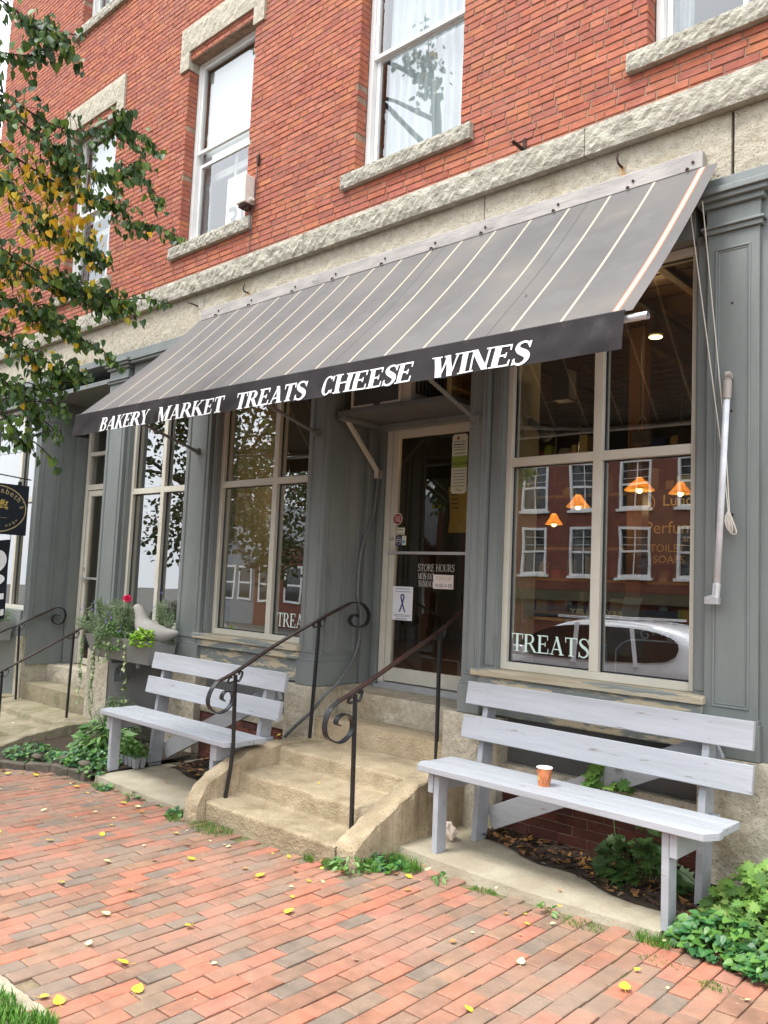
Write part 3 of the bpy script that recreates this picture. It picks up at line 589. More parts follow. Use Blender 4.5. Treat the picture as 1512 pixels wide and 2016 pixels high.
# main door
dr = MB(); y = .65
dr.box(-4.80, -4.735, y - .05, y + .10, .762, 3.75); dr.box(-3.72, -3.40, y - .03, y + .10, .762, 3.75); dr.box(-4.735, -3.72, y - .04, y + .10, 3.005, 3.06)
build('door_surround', dr, 'paint', bld, bevel=.003)
fr = MB(); fr.box(-4.732, -4.672, y - .02, y + .06, .79, 3.0); fr.box(-3.785, -3.725, y - .02, y + .06, .79, 3.0); fr.box(-4.672, -3.785, y - .02, y + .06, 2.955, 3.0)
door = build('door', fr, 'cream', bld, bevel=.003, label='glass shop door in a cream metal frame')
d = MB(); d.box(-4.668, -4.61, y - .01, y + .035, .82, 2.952); d.box(-3.845, -3.789, y - .01, y + .035, .82, 2.952); d.box(-4.61, -3.845, y - .01, y + .035, .82, .935); d.box(-4.61, -3.845, y - .01, y + .035, 2.89, 2.952)
build('door_leaf', d, 'cream', door, bevel=.003)
g = MB(); g.box(-4.61, -3.845, y + .010, y + .016, .935, 2.89); build('door_glass', g, GLASSD, door)
h = MB(); h.box(-4.668, -3.79, y - .034, y - .012, 1.888, 1.912); build('push_bar', h, 'alu', door, bevel=.002)
h = MB(); h.tube([(-4.64, y - .03, 2.02), (-4.64, y - .008, 2.02)], .016, 14); h.tube([(-4.64, y - .034, 2.02), (-4.64, y - .03, 2.02)], .009, 10); build('lock', h, 'alu', door)
h = MB(); h.box(-4.732, -3.725, y - .07, y + .07, .763, .789); h.box(-4.71, -3.75, y - .04, y + .05, .789, .812); build('threshold', h, 'alu', door)
t = MB(); yy = y + .008
word(t, 'STORE HOURS', -4.357, -3.974, .058, lambda u, z, l: (u, yy - l, 1.752 + z), T=.11, t=.05)
word(t, 'MON-SAT', -4.352, -4.178, .048, lambda u, z, l: (u, yy - l, 1.686 + z), T=.14, t=.07); word(t, 'SUNDAY', -4.345, -4.178, .048, lambda u, z, l: (u, yy - l, 1.625 + z), T=.14, t=.07)
build('door_lettering', t, mat('door_letter', (.62, .62, .58)), door)
tr = MB(); tr.box(-4.735, -3.72, y, y + .01, 3.06, 3.75); build('transom_glass', tr, GLASSD, bld)
# neighbour door, mostly behind the pilaster
y = .62; d = MB(); d.box(-9.95, -9.88, y - .02, y + .08, .45, 3.75); d.box(-8.52, -8.45, y - .02, y + .08, .45, 3.75); d.box(-9.88, -8.52, y - .02, y + .06, 2.66, 2.73); d.box(-9.88, -8.52, y - .02, y + .06, 3.10, 3.15)
ring(d, -9.87, -8.53, .46, 2.65, .07, y - .01, y + .04); nd = build('door', d, 'cream', bld, bevel=.003, label='narrow cream framed door deep in the left recess')
g = MB(); g.box(-9.8, -8.6, y + .01, y + .016, .5, 2.6); g.box(-9.87, -8.53, y + .01, y + .016, 2.73, 3.7); build('door_glass', g, GLASSD, nd)
h = MB(); h.box(-9.85, -8.55, y - .04, y - .015, 1.52, 1.545); build('push_bar', h, 'alu', nd); h = MB(); h.tube([(-9.84, y - .03, 1.66), (-9.84, y, 1.66)], .02, 12); build('lock', h, 'alu', nd)
# stone thresholds and steps that belong to the wall line
rocky('door_stone', -4.797, -3.515, .562, .762, .205, .72, .016, m='granite', dx=.035); rocky('step_stone', -4.797, -3.515, .36, .560, -.018, .7, .007, m='concrete', dx=.05)
o_ = MB(); o_.box(-4.797, -3.515, .10, .7, .10, .355); o_.box(-10.01, -8.44, .3, .7, .0, .2); build('step_core', o_, 'concrete', bld)
rocky('door_stone', -10.015, -8.432, .25, .445, .28, .7, .014, m='granite', dx=.07); rocky('step_stone', -10.015, -8.432, .055, .248, -.02, .7, .006, m='sidegray', dx=.08)

# --- inside the bakery (seen through the glass)
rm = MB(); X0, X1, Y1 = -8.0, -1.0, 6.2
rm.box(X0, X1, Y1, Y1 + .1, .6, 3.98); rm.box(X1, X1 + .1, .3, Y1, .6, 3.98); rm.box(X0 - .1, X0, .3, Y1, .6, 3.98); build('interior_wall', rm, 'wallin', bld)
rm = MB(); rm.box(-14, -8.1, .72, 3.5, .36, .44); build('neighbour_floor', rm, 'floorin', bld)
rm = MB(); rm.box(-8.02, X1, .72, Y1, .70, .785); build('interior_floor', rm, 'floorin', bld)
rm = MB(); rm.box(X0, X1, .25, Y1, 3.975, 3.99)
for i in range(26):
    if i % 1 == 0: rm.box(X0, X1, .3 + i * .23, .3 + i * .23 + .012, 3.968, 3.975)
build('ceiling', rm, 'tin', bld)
rm = MB()
for i in range(8): rm.box(X0 + .5 + i * .85, X0 + .56 + i * .85, .3, Y1, 3.935, 3.967)
build('ceiling_batten', rm, 'beam', bld)
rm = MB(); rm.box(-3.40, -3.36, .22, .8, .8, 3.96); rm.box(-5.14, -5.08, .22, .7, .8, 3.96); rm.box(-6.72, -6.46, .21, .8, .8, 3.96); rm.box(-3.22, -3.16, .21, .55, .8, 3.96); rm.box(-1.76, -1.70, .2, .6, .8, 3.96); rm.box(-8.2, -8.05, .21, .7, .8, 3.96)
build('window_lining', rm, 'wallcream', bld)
rm = MB(); rm.box(-6.40, -5.08, .2, .75, .98, 1.06); rm.box(-3.15, -1.76, .2, .75, .98, 1.06); rm.box(-8.0, -6.9, .2, .75, .98, 1.06); build('window_shelf', rm, 'wood', bld)
rm = MB(); rm.box(-3.16, -3.02, 2.0, 2.14, .79, 3.96); build('timber_post', rm, 'wood', bld, bevel=.01)
# the neighbour's room, lighter
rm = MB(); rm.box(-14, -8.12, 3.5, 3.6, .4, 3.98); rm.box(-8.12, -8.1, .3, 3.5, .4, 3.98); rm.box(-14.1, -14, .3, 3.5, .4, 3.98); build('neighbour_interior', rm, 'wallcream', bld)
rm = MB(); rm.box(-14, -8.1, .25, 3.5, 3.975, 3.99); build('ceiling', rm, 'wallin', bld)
o_ = MB(); o_.box(-12.1, -11.9, 0, .35, -.4, 4.05); o_.box(-12.1, -12.0, .1, 8, -.4, 4.4); o_.box(-11.9, -10.2, .0, .3, -.4, 1.1); build('corner_wall', o_, 'paint', bld)

# ================================================================== ground
from mathutils import noise as mn
def zg(x, y=0): return .025 * (x + 2.9)
def wob(p, a, f=6):
    v = mn.noise_vector(Vector(p) * f) + .5 * mn.noise_vector(Vector(p) * f * 3.1); return Vector(p) + v * a
g = MB(); g.poly([(-60, -5.25, zg(-60) - .012), (12, -5.25, zg(12) - .012), (12, .02, zg(12) - .012), (-60, .02, zg(-60) - .012)]); build('sidewalk_bed', g, 'sand', kind='structure')
PIT = (-4.3, -2.84, -4.4, -3.02)
def inpit(x, y): return PIT[0] < x < PIT[1] and PIT[2] < y < PIT[3]
pv = MB(); BW, BL = .0955, .191; nx0 = int(17.2 / BW)
for i in range(nx0):
    x = -14.6 + i * BW; y = -5.2 + (BL / 2 if i % 2 else 0) + rnd.uniform(-.01, .01)
    while y < -.50:
        l_ = BL + rnd.uniform(-.005, .005); y1 = y + l_ - .005; xa, xb = x + rnd.uniform(0, .003), x + BW - .0065 + rnd.uniform(0, .003)
        cx, cy = (xa + xb) / 2, (y + y1) / 2; y0 = y; y += l_
        if inpit(cx, cy): continue
        if -4.93 < cx < -3.28 and cy > -1.12: continue
        if -3.35 < cx < -1.68 and cy > -.74: continue
        if cx > -1.72 and cy > -.66 - .0 * cx: continue
        if -6.36 < cx < -4.93 and cy > -1.07: continue
        if cx < -6.33 and cy > -1.12 - max(0, (-6.9 - cx)) * .5: continue
        t_ = zg(cx) + rnd.gauss(0, .0016) + .006 * mn.noise(Vector((cx * 1.3, cy * 1.3, 0))); tx, ty = rnd.gauss(0, .010), rnd.gauss(0, .006)
        def Z(a, b): return t_ + (a - cx) * (tx + .025) + (b - cy) * ty
        e = .006; j = lambda: rnd.uniform(-.0022, .0022)
        v = [(xa + j(), y0 + j()), (xb + j(), y0 + j()), (xb + j(), y1 + j()), (xa + j(), y1 + j())]
        vs = [(a, b, Z(a, b) - .03) for a, b in v] + [(a, b, Z(a, b) - .004) for a, b in v] + [(a + (e if a < cx else -e), b + (e if b < cy else -e), Z(a, b)) for a, b in v]
        pv.add(vs, [(8, 9, 10, 11)] + [(k, (k + 1) % 4, 4 + (k + 1) % 4, 4 + k) for k in range(4)] + [(4 + k, 4 + (k + 1) % 4, 8 + (k + 1) % 4, 8 + k) for k in range(4)])
build('sidewalk', pv, 'paver', kind='structure')
# turned bricks and mortar round the tree pit
g = MB()
for k in range(3): 
    xx = -2.845; yy = -3.06 - k * .2
    g.box(xx - .0, xx + .09, yy - .19, yy, -.02, .004 + k * .001)
build('pit_edging', g, 'paver', kind='structure')
g = MB(); g.grid(lambda u, v: wob((PIT[0] + (PIT[1] - PIT[0]) * u, PIT[2] + (PIT[3] - PIT[2]) * v, zg(-3.2) + .006), .012, 9), 60, 60); build('pit_ground', g, 'concrete2', kind='structure')
g = MB()
for i in range(14000):
    x, y = rnd.uniform(-4.0, -2.88), rnd.uniform(-3.75, -3.02)
    if y > -3.085 + .02 * sin(x * 23) + (x + 3.15) * .12: continue
    z = zg(x) + .002; h = rnd.uniform(.02, .055); a = rnd.uniform(0, 2 * pi); l_ = rnd.uniform(.2, .9) * h; dx, dy = cos(a), sin(a); w_ = rnd.uniform(.0018, .0035)
    g.add([(x - dy * w_, y + dx * w_, z), (x + dy * w_, y - dx * w_, z), (x + dx * l_ * .4 + dy * w_ * .8, y + dy * l_ * .4 - dx * w_ * .8, z + h * .7), (x + dx * l_ * .4 - dy * w_ * .8, y + dy * l_ * .4 + dx * w_ * .8, z + h * .7), (x + dx * l_, y + dy * l_, z + h)], [(0, 1, 2, 3), (3, 2, 4)])
build('grass', g, 'grass', label='short green lawn grass in the tree pit', kind='stuff')
# road and the far side of the street
g = MB(); g.poly([(-90, -13.2, -.42 + .012 * -30), (40, -13.2, -.42 + .012 * 20), (40, -5.4, -.36 + .012 * 20), (-90, -5.4, -.36 + .012 * -60)]); build('road', g, 'asphalt', kind='structure')
g = MB(); g.box(-60, 12, -5.4, -5.25, -2, .02 - .05); o = build('kerb', g, 'kerb', kind='structure')
g = MB(); g.poly([(-90, -40, -.7), (40, -40, -.1), (40, -13.2, -.1), (-90, -13.2, -.7)]); build('far_pavement', g, 'dull', kind='structure')
g = MB(); g.poly([(-160, -160, -1.9), (160, -160, -1.9), (160, 160, -1.9), (-160, 160, -1.9)]); build('ground', g, 'dull', kind='structure')

# ================================================================== stoops
def resample(P, step=.015, rad_=.022):
    P = [Vector((0, *p)) for p in P]; Q = [P[0]]
    for i in range(1, len(P) - 1):
        a, b, c = P[i - 1], P[i], P[i + 1]; r1 = min(rad_, (a - b).length * .4, (c - b).length * .4); s = b + (a - b).normalized() * r1; e = b + (c - b).normalized() * r1
        for k in range(5): t = k / 4; Q.append((s * (1 - t) ** 2 + b * 2 * t * (1 - t) + e * t * t))
    Q.append(P[-1]); out = [Q[0]]
    for i in range(len(Q) - 1):
        n = max(1, int((Q[i + 1] - Q[i]).length / step))
        for k in range(1, n + 1): out.append(Q[i].lerp(Q[i + 1], k / n))
    return out
def stoop(name, x0, x1, prof, cheekL, cheekR, cw, m, label, zlow):
    t = thing(name, ((x0 + x1) / 2, -.6, zlow), label, 'steps')
    R = resample(prof); nx = int((x1 - x0) / .017); s = MB()
    vs = [wob((x0 + (x1 - x0) * i / nx, p.y, p.z), .0055 if 0 < i < nx else .002, 13) + Vector((0, 0, .005 * mn.noise(Vector((x0 + (x1 - x0) * i / nx, p.y, p.z)) * 2.3))) for p in R for i in range(nx + 1)]
    s.add(vs, [(j * (nx + 1) + i, j * (nx + 1) + i + 1, (j + 1) * (nx + 1) + i + 1, (j + 1) * (nx + 1) + i) for j in range(len(R) - 1) for i in range(nx)])
    build('steps', s, m, t, smooth=False)
    for xa, xb, cp in ((x0 - cw[0], x0 + .012, cheekL), (x1 - .012, x1 + cw[1], cheekR)):
        if cp is None: continue
        R = resample(cp, .018, .06); r_ = .024
        sec = [(xa, -1), (xa - .012, 0), (xa, .5), (xa + r_ * .4, .85), (xa + r_, 1), ((xa + xb) / 2, 1), (xb - r_, 1), (xb - r_ * .4, .85), (xb, .5), (xb, 0), (xb, -1)]
        s = MB(); n = len(sec); vs = []
        for p in R:
            for x, k in sec:
                z = p.z - (1 - k) * r_ if k > 0 else (p.z - r_ - .03 if k == 0 else zlow - .1)
                vs.append(wob((x, p.y + (1 - abs(k)) * 0, max(z, zlow - .1)), .011, 13))
        s.add(vs, [(j * n + i, j * n + i + 1, (j + 1) * n + i + 1, (j + 1) * n + i) for j in range(len(R) - 1) for i in range(n - 1)] + [tuple(range(n))])
        build('cheek_wall', s, m, t, smooth=False)
    return t
stoop('entrance_steps', -4.745, -3.46, [(-1.07, -.10), (-1.085, .095), (-.80, .105), (-.79, .25), (-.435, .258), (-.42, .382), (-.20, .390), (0.02, .395)],
      [(-1.16, -.12), (-1.14, .12), (-1.06, .215), (-.70, .385), (-.36, .41), (-.02, .40)], [(-1.07, -.12), (-1.07, .11), (-.99, .165), (-.50, .395), (-.24, .42), (-.02, .41)], (.13, .15), 'concrete',
      'worn tan concrete steps with sloping cheek walls in front of the glass door', -.06)
stoop('entrance_steps', -10.15, -8.22, [(-1.25, -.25), (-1.26, -.14), (-.80, -.13), (-.79, -.055), (-.38, -.05), (-.36, .03), (.0, .055), (.3, .06)],
      [(-1.5, -.35), (-1.45, -.16), (-.75, .0), (-.3, .07), (.0, .07)], [(-1.75, -.35), (-1.6, -.15), (-1.25, -.11), (-.80, .01), (-.45, .06), (-.1, .065)], (.15, .22), 'sidegray',
      'mossy grey concrete steps at the left edge below the recessed door', -.2)
# bench slabs
def slab(x0, x1, y0, y1, z, th, label, bow=0):
    s = MB(); s.grid(lambda u, v: wob((x0 + (x1 - x0) * u, y0 + (y1 - y0) * v - bow * sin(pi * u) * (1 - v), z), .004, 7), 50, 20)
    s.grid(lambda u, v: wob((x0 + (x1 - x0) * u, y0 - bow * sin(pi * u) - (1 - v) * .008, z - th + th * v), .004, 7), 50, 4)
    s.grid(lambda u, v: wob((x1 + (1 - v) * .01, y0 + (y1 - y0) * u, z - th + th * v), .004, 7), 20, 4); s.grid(lambda u, v: wob((x0 - (1 - v) * .01, y1 + (y0 - y1) * u, z - th + th * v), .004, 7), 20, 4)
    return tag(build('concrete_slab', s, 'concrete2'), label, 'concrete slab')
slab(-3.31, -1.665, -.69, .06, .054, .09, 'pale concrete slab under the bench below the largest shop window', .045)
slab(-6.33, -4.88, -1.02, .06, -.040, .09, 'pale concrete slab under the bench beside the window box', .02)

# ================================================================== benches
def bench():
    b = thing('park_bench', (-2.35, -.40, .055), 'lilac grey plank bench with a paper cup on its seat', 'bench', 'lilac grey plank benches')
    z = .522; ch = .05
    for k, (ya, yb, c0) in enumerate(((-.695, -.565, ch), (-.560, -.455, .0), (-.450, -.335, .0))):
        s = MB(); e0 = -3.235 + (0 if k == 0 else .022); e1 = -1.405 + (0 if k == 0 else -.01)
        pts = [(e0 + c0 * .9, ya, z), (e1 - c0 * .9, ya, z), (e1, ya + c0 * 1.6, z), (e1, yb, z), (e0, yb, z), (e0, ya + c0 * 1.6, z)] if c0 else [(e0, ya, z), (e1, ya, z), (e1, yb, z), (e0, yb, z)]
        s.prism(pts, (0, 0, .038)); o = build('seat_board', s, 'bench', b, bevel=.004)
    for zc, yc, e0, e1 in ((.952, -.178, -3.215, -1.402), (.745, -.236, -3.200, -1.385)):
        s = MB(); s.plank((e0, yc, zc), (e1, yc, zc), .146, .036, (0, .17, .985)); o = build('backrest_board', s, 'bench', b, bevel=.005)
        sc_ = MB()
        for xx in (-3.06, -1.62):
            for q in (-.042, .042): sc_.tube([(xx, yc - .0195 + q * .17, zc + q), (xx, yc - .017 + q * .17, zc + q)], .006, 8)
        build('screw', sc_, 'lead', o)
    for s_, xa in ((-1, -3.092), (1, -1.668)):
        s = MB(); s.obox((xa + .019, -.605, .287), (.019, 0, 0), (0, .045, 0), (0, 0, .234)); build('leg', s, 'bench', b, bevel=.003)
        s = MB(); s.prism([(xa, -.265, .052), (xa, -.145, .052), (xa, -.110, .55), (xa, -.075, 1.0), (xa, -.155, 1.0), (xa, -.222, .60)], (.038, 0, 0)); build('leg', s, 'bench', b, bevel=.003)
        xo = xa - .041 if s_ < 0 else xa + .041
        s = MB(); s.box(xo, xo + .038, -.655, -.12, .400, .519); build('cross_member', s, 'bench', b, bevel=.003)
    s = MB(); s.plank((-3.05, -.105, .17), (-1.63, -.055, .86), .14, .036, (0, 0, 1)); build('diagonal_brace', s, 'bench', b, bevel=.003)
    return b
b2 = bench(); b2.rotation_euler.z = -.024
b1 = copy_tree(b2); b1.location = (-5.655, -.635, -.040); b1.rotation_euler.z = -.005
b1['label'] = 'lilac grey plank bench left of the concrete steps, a tray of seedlings under it'

# ================================================================== handrails
def rail(x, bar, up, low, posts, name_label, w_=.040, xs=0, curls=()):
    t = thing('handrail', (x, posts[0][0][0], posts[0][-1][1]), name_label, 'handrail', 'wrought iron handrails of the steps')
    def P3(p): return [(x, a, b) for a, b in p]
    m = MB(); m.bar(smooth_path(P3(bar), 5), (w_, 0, 0), .013); build('top_rail', m, 'rail', t, bevel=.0015)
    for sc_ in (up, low):
        if sc_: m = MB(); m.bar(smooth_path(P3(sc_), 6), (w_, 0, 0), .009); build('scroll', m, 'iron', t, bevel=.0015)
    for p in posts:
        m = MB(); m.bar(smooth_path(P3(p), 3) if len(p) > 2 else P3(p), (.022, 0, 0), .022); build('post', m, 'iron', t, bevel=.002)
        y, z = p[0]
        for s_ in (-1, 1):
            c = [(x, y + s_ * (.014), z - .045 + (.0 if s_ < 0 else .01)), (x, y + s_ * .03, z - .05), (x, y + s_ * .055, z - .035 + s_ * .02), (x, y + s_ * .06, z - .01 + s_ * .025), (x, y + s_ * .04, z + .005 + s_ * .018), (x, y + s_ * .03, z - .012 + s_ * .01)]
            m = MB(); m.bar(smooth_path(c, 4), (.02, 0, 0), .006); build('curl', m, 'iron', t)
    return t
LB = [(-1.061, .907), (-.896, .973), (-.546, 1.149), (-.118, 1.332), (.236, 1.468)]
rail(-4.70, LB, [(.236, 1.468), (.34, 1.469), (.414, 1.429), (.454, 1.364), (.423, 1.292), (.342, 1.268), (.26, 1.282), (.223, 1.325), (.255, 1.365), (.30, 1.372), (.318, 1.35)],
     [(-1.061, .907), (-1.115, .851), (-1.137, .779), (-1.113, .724), (-1.053, .69), (-.987, .70), (-.935, .744), (-.925, .797), (-.955, .832), (-1.005, .828), (-1.022, .79), (-.998, .77)],
     [[(-.911, .946), (-.903, .65), (-.897, .394), (-.939, .09)], [(-.117, 1.327), (-.132, .926), (-.159, .42)]], 'iron handrail on the left side of the tan concrete steps, its lower post bent')
rail(-3.57, [(-.998, .913), (-.847, .967), (-.4, 1.158), (-.02, 1.323), (.225, 1.453), (.30, 1.475)], [(.30, 1.475), (.40, 1.475), (.46, 1.42), (.46, 1.35), (.40, 1.29), (.32, 1.28), (.27, 1.32)],
     [(-.998, .913), (-1.077, .861), (-1.107, .783), (-1.091, .713), (-1.031, .674), (-.964, .662), (-.898, .692), (-.868, .742), (-.885, .80), (-.941, .83), (-.999, .814), (-1.014, .78), (-.985, .765)],
     [[(-.853, .945), (-.834, .10)], [(-.02, 1.318), (-.011, .40)]], 'iron handrail with a big scroll between the concrete steps and the cup bench')
rail(-9.94, [(-1.3, .40), (-.361, .843), (-.128, .945), (.30, 1.14)], [(.30, 1.14), (.36, 1.152), (.43, 1.12), (.455, 1.05), (.43, .975), (.365, .94), (.30, .965), (.285, 1.02), (.32, 1.06), (.37, 1.05)], None,
     [[(-.12, .93), (-.095, .05)]], 'black iron handrail with a round scroll by the dark panelled recess at the left')
rail(-8.40, [(-1.5, .35), (-.972, .582), (-.223, .962), (-.09, 1.03)], [(-.09, 1.03), (-.02, 1.045), (.03, 1.0), (.02, .94), (-.03, .93)], None,
     [[(-.22, .95), (-.233, .06)], [(-.95, .58), (-.95, -.16)]], 'thin black iron handrail beside the window box')

# ================================================================== awning
aw = thing('awning', (-4.2, -.05, 4.1), 'grey striped shop awning with a black lettered valance', 'awning')
def zb(x): return 2.955 + (-1.68 - x) * .0105
def canopy(x, v):
    xt = x; xb = x - .16 * max(0, (-x - 1.7) / 5.0) ** 1.5 * (1.35)
    X = xt + (xb - xt) * v; z0 = 4.125; z1 = zb(X)
    return Vector((X, -.05 - 1.068 * v, z0 + (z1 - z0) * v - .030 * sin(pi * v) + .014 * mn.noise(Vector((x * 1.6, v * 1.6, 3))) * sin(pi * v) ** .5 + .003 * sin(x * 21.85 + 1.2) * v))
cuts = {-6.68: 0, -1.655: 0}; bands = []
x = -1.747
bands.append((x - .020, x - .014, 2)); bands.append((x - .014, x - .008, 1)); bands.append((x - .008, x - .004, 0)); bands.append((x - .004, x + .004, 3)); bands.append((x + .004, x + .008, 0)); bands.append((x + .008, x + .014, 1)); bands.append((x + .014, x + .020, 2))
k = 1
while True:
    xx = x - .2875 * k; k += 1
    if xx < -6.6: break
    bands.append((xx - .008, xx + .008, 1))
k = 0
while -2.475 - 1.155 * k > -6.6: xx = -2.475 - 1.155 * k; bands.append((xx - .004, xx + .004, 4)); k += 1
edges = sorted(set([-6.68, -1.655] + [round(-6.68 + i * .05, 4) for i in range(1, 100)] + [round(e, 4) for b in bands for e in b[:2]]))
edges = [e for e in edges if -6.681 <= e <= -1.654]
def bmat(xm):
    for a, b, m_ in bands:
        if a < xm < b: return m_
    return 0
cn = MB(); nv = 18
for i in range(len(edges)):
    for j in range(nv + 1): cn.v.append(tuple(canopy(edges[i], j / nv)))
for i in range(len(edges) - 1):
    mi = bmat((edges[i] + edges[i + 1]) / 2)
    for j in range(nv): a = i * (nv + 1) + j; cn.f.append((a, a + 1, a + nv + 2, a + nv + 1)); cn.m.append(mi)
build('canopy', cn, ['awning', 'stripe', 'redstripe', 'whitestripe', 'seam'], aw, smooth=True)
def val(u, s):   # u world x along the front, s 0 top .. 1 bottom
    k = mn.noise(Vector((u * 3.3, s * .8, 0))) * .020 + mn.noise(Vector((u * 9, s * 1.5, 5))) * .010; kink = .016 * math.exp(-((u + 5.05) / .06) ** 2) + .012 * math.exp(-((u + 3.62) / .05) ** 2)
    return Vector((u - .004 * s, -1.124 - (k + kink) * min(1, s * 1.6) - .012 * s, zb(u) + .005 - (.188 + .008 * mn.noise(Vector((u * 1.7, 0, 9))) - .5 * kink) * s))
va = MB(); va.grid(lambda u, v: val(-6.93 + (6.93 - 1.69) * u, v), 420, 14)
va.grid(lambda u, v: (-6.93 - .0 * v, -1.122 - .012 * v + u * .15, zb(-6.93) + .005 - (.188 - .0 * u) * v + u * .05 * (1 - v)), 4, 4)
build('valance', va, 'valance', aw, smooth=True)
hm = MB(); hm.tube([val(-6.93 + 5.24 * i / 60, 0) + Vector((0, .004, .0)) for i in range(61)], .0055, 6); build('hem', hm, 'seam', aw)
def vl(u, z, l):
    zt = zb(u) + .005; zz = 2.783 + (-2.2 - u) * .0095 + z; s = (zt - zz) / .188; p = val(u, s); return (p.x, p.y - .0030 - l, zz)
for s_, a, b in (('BAKERY', -6.45, -5.70), ('MARKET', -5.575, -4.725), ('TREATS', -4.595, -3.865), ('CHEESE', -3.735, -2.965), ('WINES', -2.835, -2.195)):
    lt = MB(); word(lt, s_, a, b, .116, vl, slant=.20, T=.225 if s_ != 'WINES' else .25, t=.08, sub=6); build('lettering', lt, 'letter', aw)
fb_ = MB(); fb_.tube([(-6.92, -1.090, zb(-6.92) - .026), (-1.59, -1.090, zb(-1.6) - .026)], .019, 14, caps=False); fb_.tube([(-6.92, -1.090, zb(-6.92) - .026), (-1.592, -1.090, zb(-1.6) - .026)], .015, 14, caps=False); build('front_bar', fb_, 'alu', aw, smooth=True)
hr = MB(); hr.box(-6.66, -1.745, -.055, -.006, 4.125, 4.228)
build('head_rail', hr, 'lead', aw, bevel=.004)
for x in (-1.83, -2.2, -2.72, -3.3, -3.75, -4.25, -4.8, -5.3, -5.9, -6.4):
    rg = MB(); rg.tube([(x, -.052, 4.14), (x, -.075, 4.135), (x, -.08, 4.12)], .006, 7); rg.tube([(x + .03, -.057, 4.17), (x + .03, -.062, 4.17)], .009, 7); build('screw_eye', rg, 'rust', aw)
for xw, zw, xb in ((-6.62, 2.83, -6.25), (-4.95, 2.86, -4.60), (-3.33, 2.81, -3.06)):
    m = MB(); m.tube([(xw, -.03, zw), (xb, -1.09, zb(xb) - .02)], .014, 10); m.tube([(xw, -.03, zw), (xw + .022, -.09, zw + .008)], .019, 10); m.box(xw - .02, xw + .02, -.035, -.002, zw - .03, zw + .03); build('brace_arm', m, 'tube', aw, smooth=False)
# folded arm left hanging on the pier
fa = thing('folded_pole', (-1.6, -.03, 2.25), 'white tubular pole hanging from its hinge on the right hand grey pier', 'pole')
m = MB(); m.tube([(-1.593, -.065, 2.775), (-1.640, -.065, 1.70)], .0175, 14); build('tube', m, mat('white_enamel', (.66, .68, .72), (.5, .52, .56), rough=.35, scale=9), fa, smooth=True)
m = MB(); m.tube([(-1.590, -.065, 2.84), (-1.594, -.065, 2.74)], .023, 14); m.box(-1.60, -1.575, -.075, -.05, 2.83, 2.875); m.tube([(-1.60, -.065, 2.872), (-1.572, -.065, 2.872)], .018, 12); m.box(-1.596, -1.58, -.055, -.004, 2.86, 2.89); build('hinge', m, mat('hinge_metal', (.33, .30, .28), rough=.5), fa)
m = MB(); m.tube([(-1.639, -.065, 1.72), (-1.645, -.065, 1.645)], .021, 12); m.tube([(-1.635, -.066, 1.645), (-1.69, -.07, 1.628)], .021, 12); m.box(-1.70, -1.625, -.085, -.045, 1.605, 1.645); build('elbow', m, 'alu', fa, bevel=.003)
# pull cords
pc = thing('pull_cord', (-1.6, -.05, 2.0), 'pair of thin pull cords tied in a knot on the right hand pier', 'cord')
m = MB(); m.tube([(-1.80, -.09, 3.86), (-1.62, -.06, 2.44), (-1.585, -.05, 2.1)], .0035, 6); m.tube([(-1.73, -.09, 3.90), (-1.602, -.055, 2.50), (-1.58, -.05, 2.1)], .0035, 6); build('cord', m, 'cord', pc)
m = MB()
for i in range(4): m.tube(smooth_path([(-1.585, -.05, 2.12), (-1.60 + .02 * i, -.06, 2.06 - .02 * i), (-1.575, -.05, 2.0), (-1.57 - .01 * i, -.06, 2.09)], 4), .004, 5)
build('knot', m, 'cord', pc); m = MB(); m.tube([(-1.58, -.045, 2.1), (-1.58, -.002, 2.1)], .008, 6); build('cleat', m, 'rust', pc)
# pin holes with rust on the right-hand pilaster, hooks in the granite
for x, z, s_ in ((-2.268, 4.33, 1), (-5.988, 4.30, 1), (-2.66, 4.20, 0)):
    t = thing('iron_hook', (x, 0, z), {1: 'bent rusty hook above the right end of the awning', 2: 'bent rusty hook above the left end of the awning', 0: 'tiny rusty pin above the awning head rail'}[s_ if x > -3 else 2], 'hook')
    m = MB()
    if s_: m.tube(smooth_path([(x, -.0, z - .02), (x, -.05, z - .02), (x - .005, -.065, z + .01), (x - .01, -.05, z + .06)], 4), [.008] * 6 + [.007] * 6 + [.003])
    else: m.tube([(x, 0, z), (x, -.02, z)], .007, 7)
    build('shank', m, 'rust', t)
    m = MB(); m.grid(lambda u, v: (x - .02 + .04 * u + .006 * sin(v * 7), -.0065, z - .10 + .09 * v), 3, 5); build('rust_streak', m, 'ruststain', t)
t = thing('iron_hook', (-6.80, 0, 4.32), 'horizontal rusty spike in the granite above the left shop windows', 'hook'); m = MB(); m.tube([(-6.80, 0, 4.315), (-6.83, -.06, 4.335), (-6.86, -.09, 4.34)], [.009, .008, .004], 7); build('shank', m, 'rust', t)
t = thing('iron_bracket', (-3.0, 0, 4.66), 'small black iron angle bracket in the brickwork above the awning', 'bracket'); m = MB(); m.box(-3.01, -2.985, -.012, -.002, 4.64, 4.75); m.plank((-2.997, -.01, 4.665), (-3.03, -.11, 4.70), .028, .008, (1, 0, 0)); build('angle_iron', m, 'rust', t)
m = MB()
for z in (3.30, 2.68, 3.62): m.tube([(-1.59, -.001, z), (-1.59, -.003, z)], .007, 8)
build('screw_hole', m, 'rust', bld)

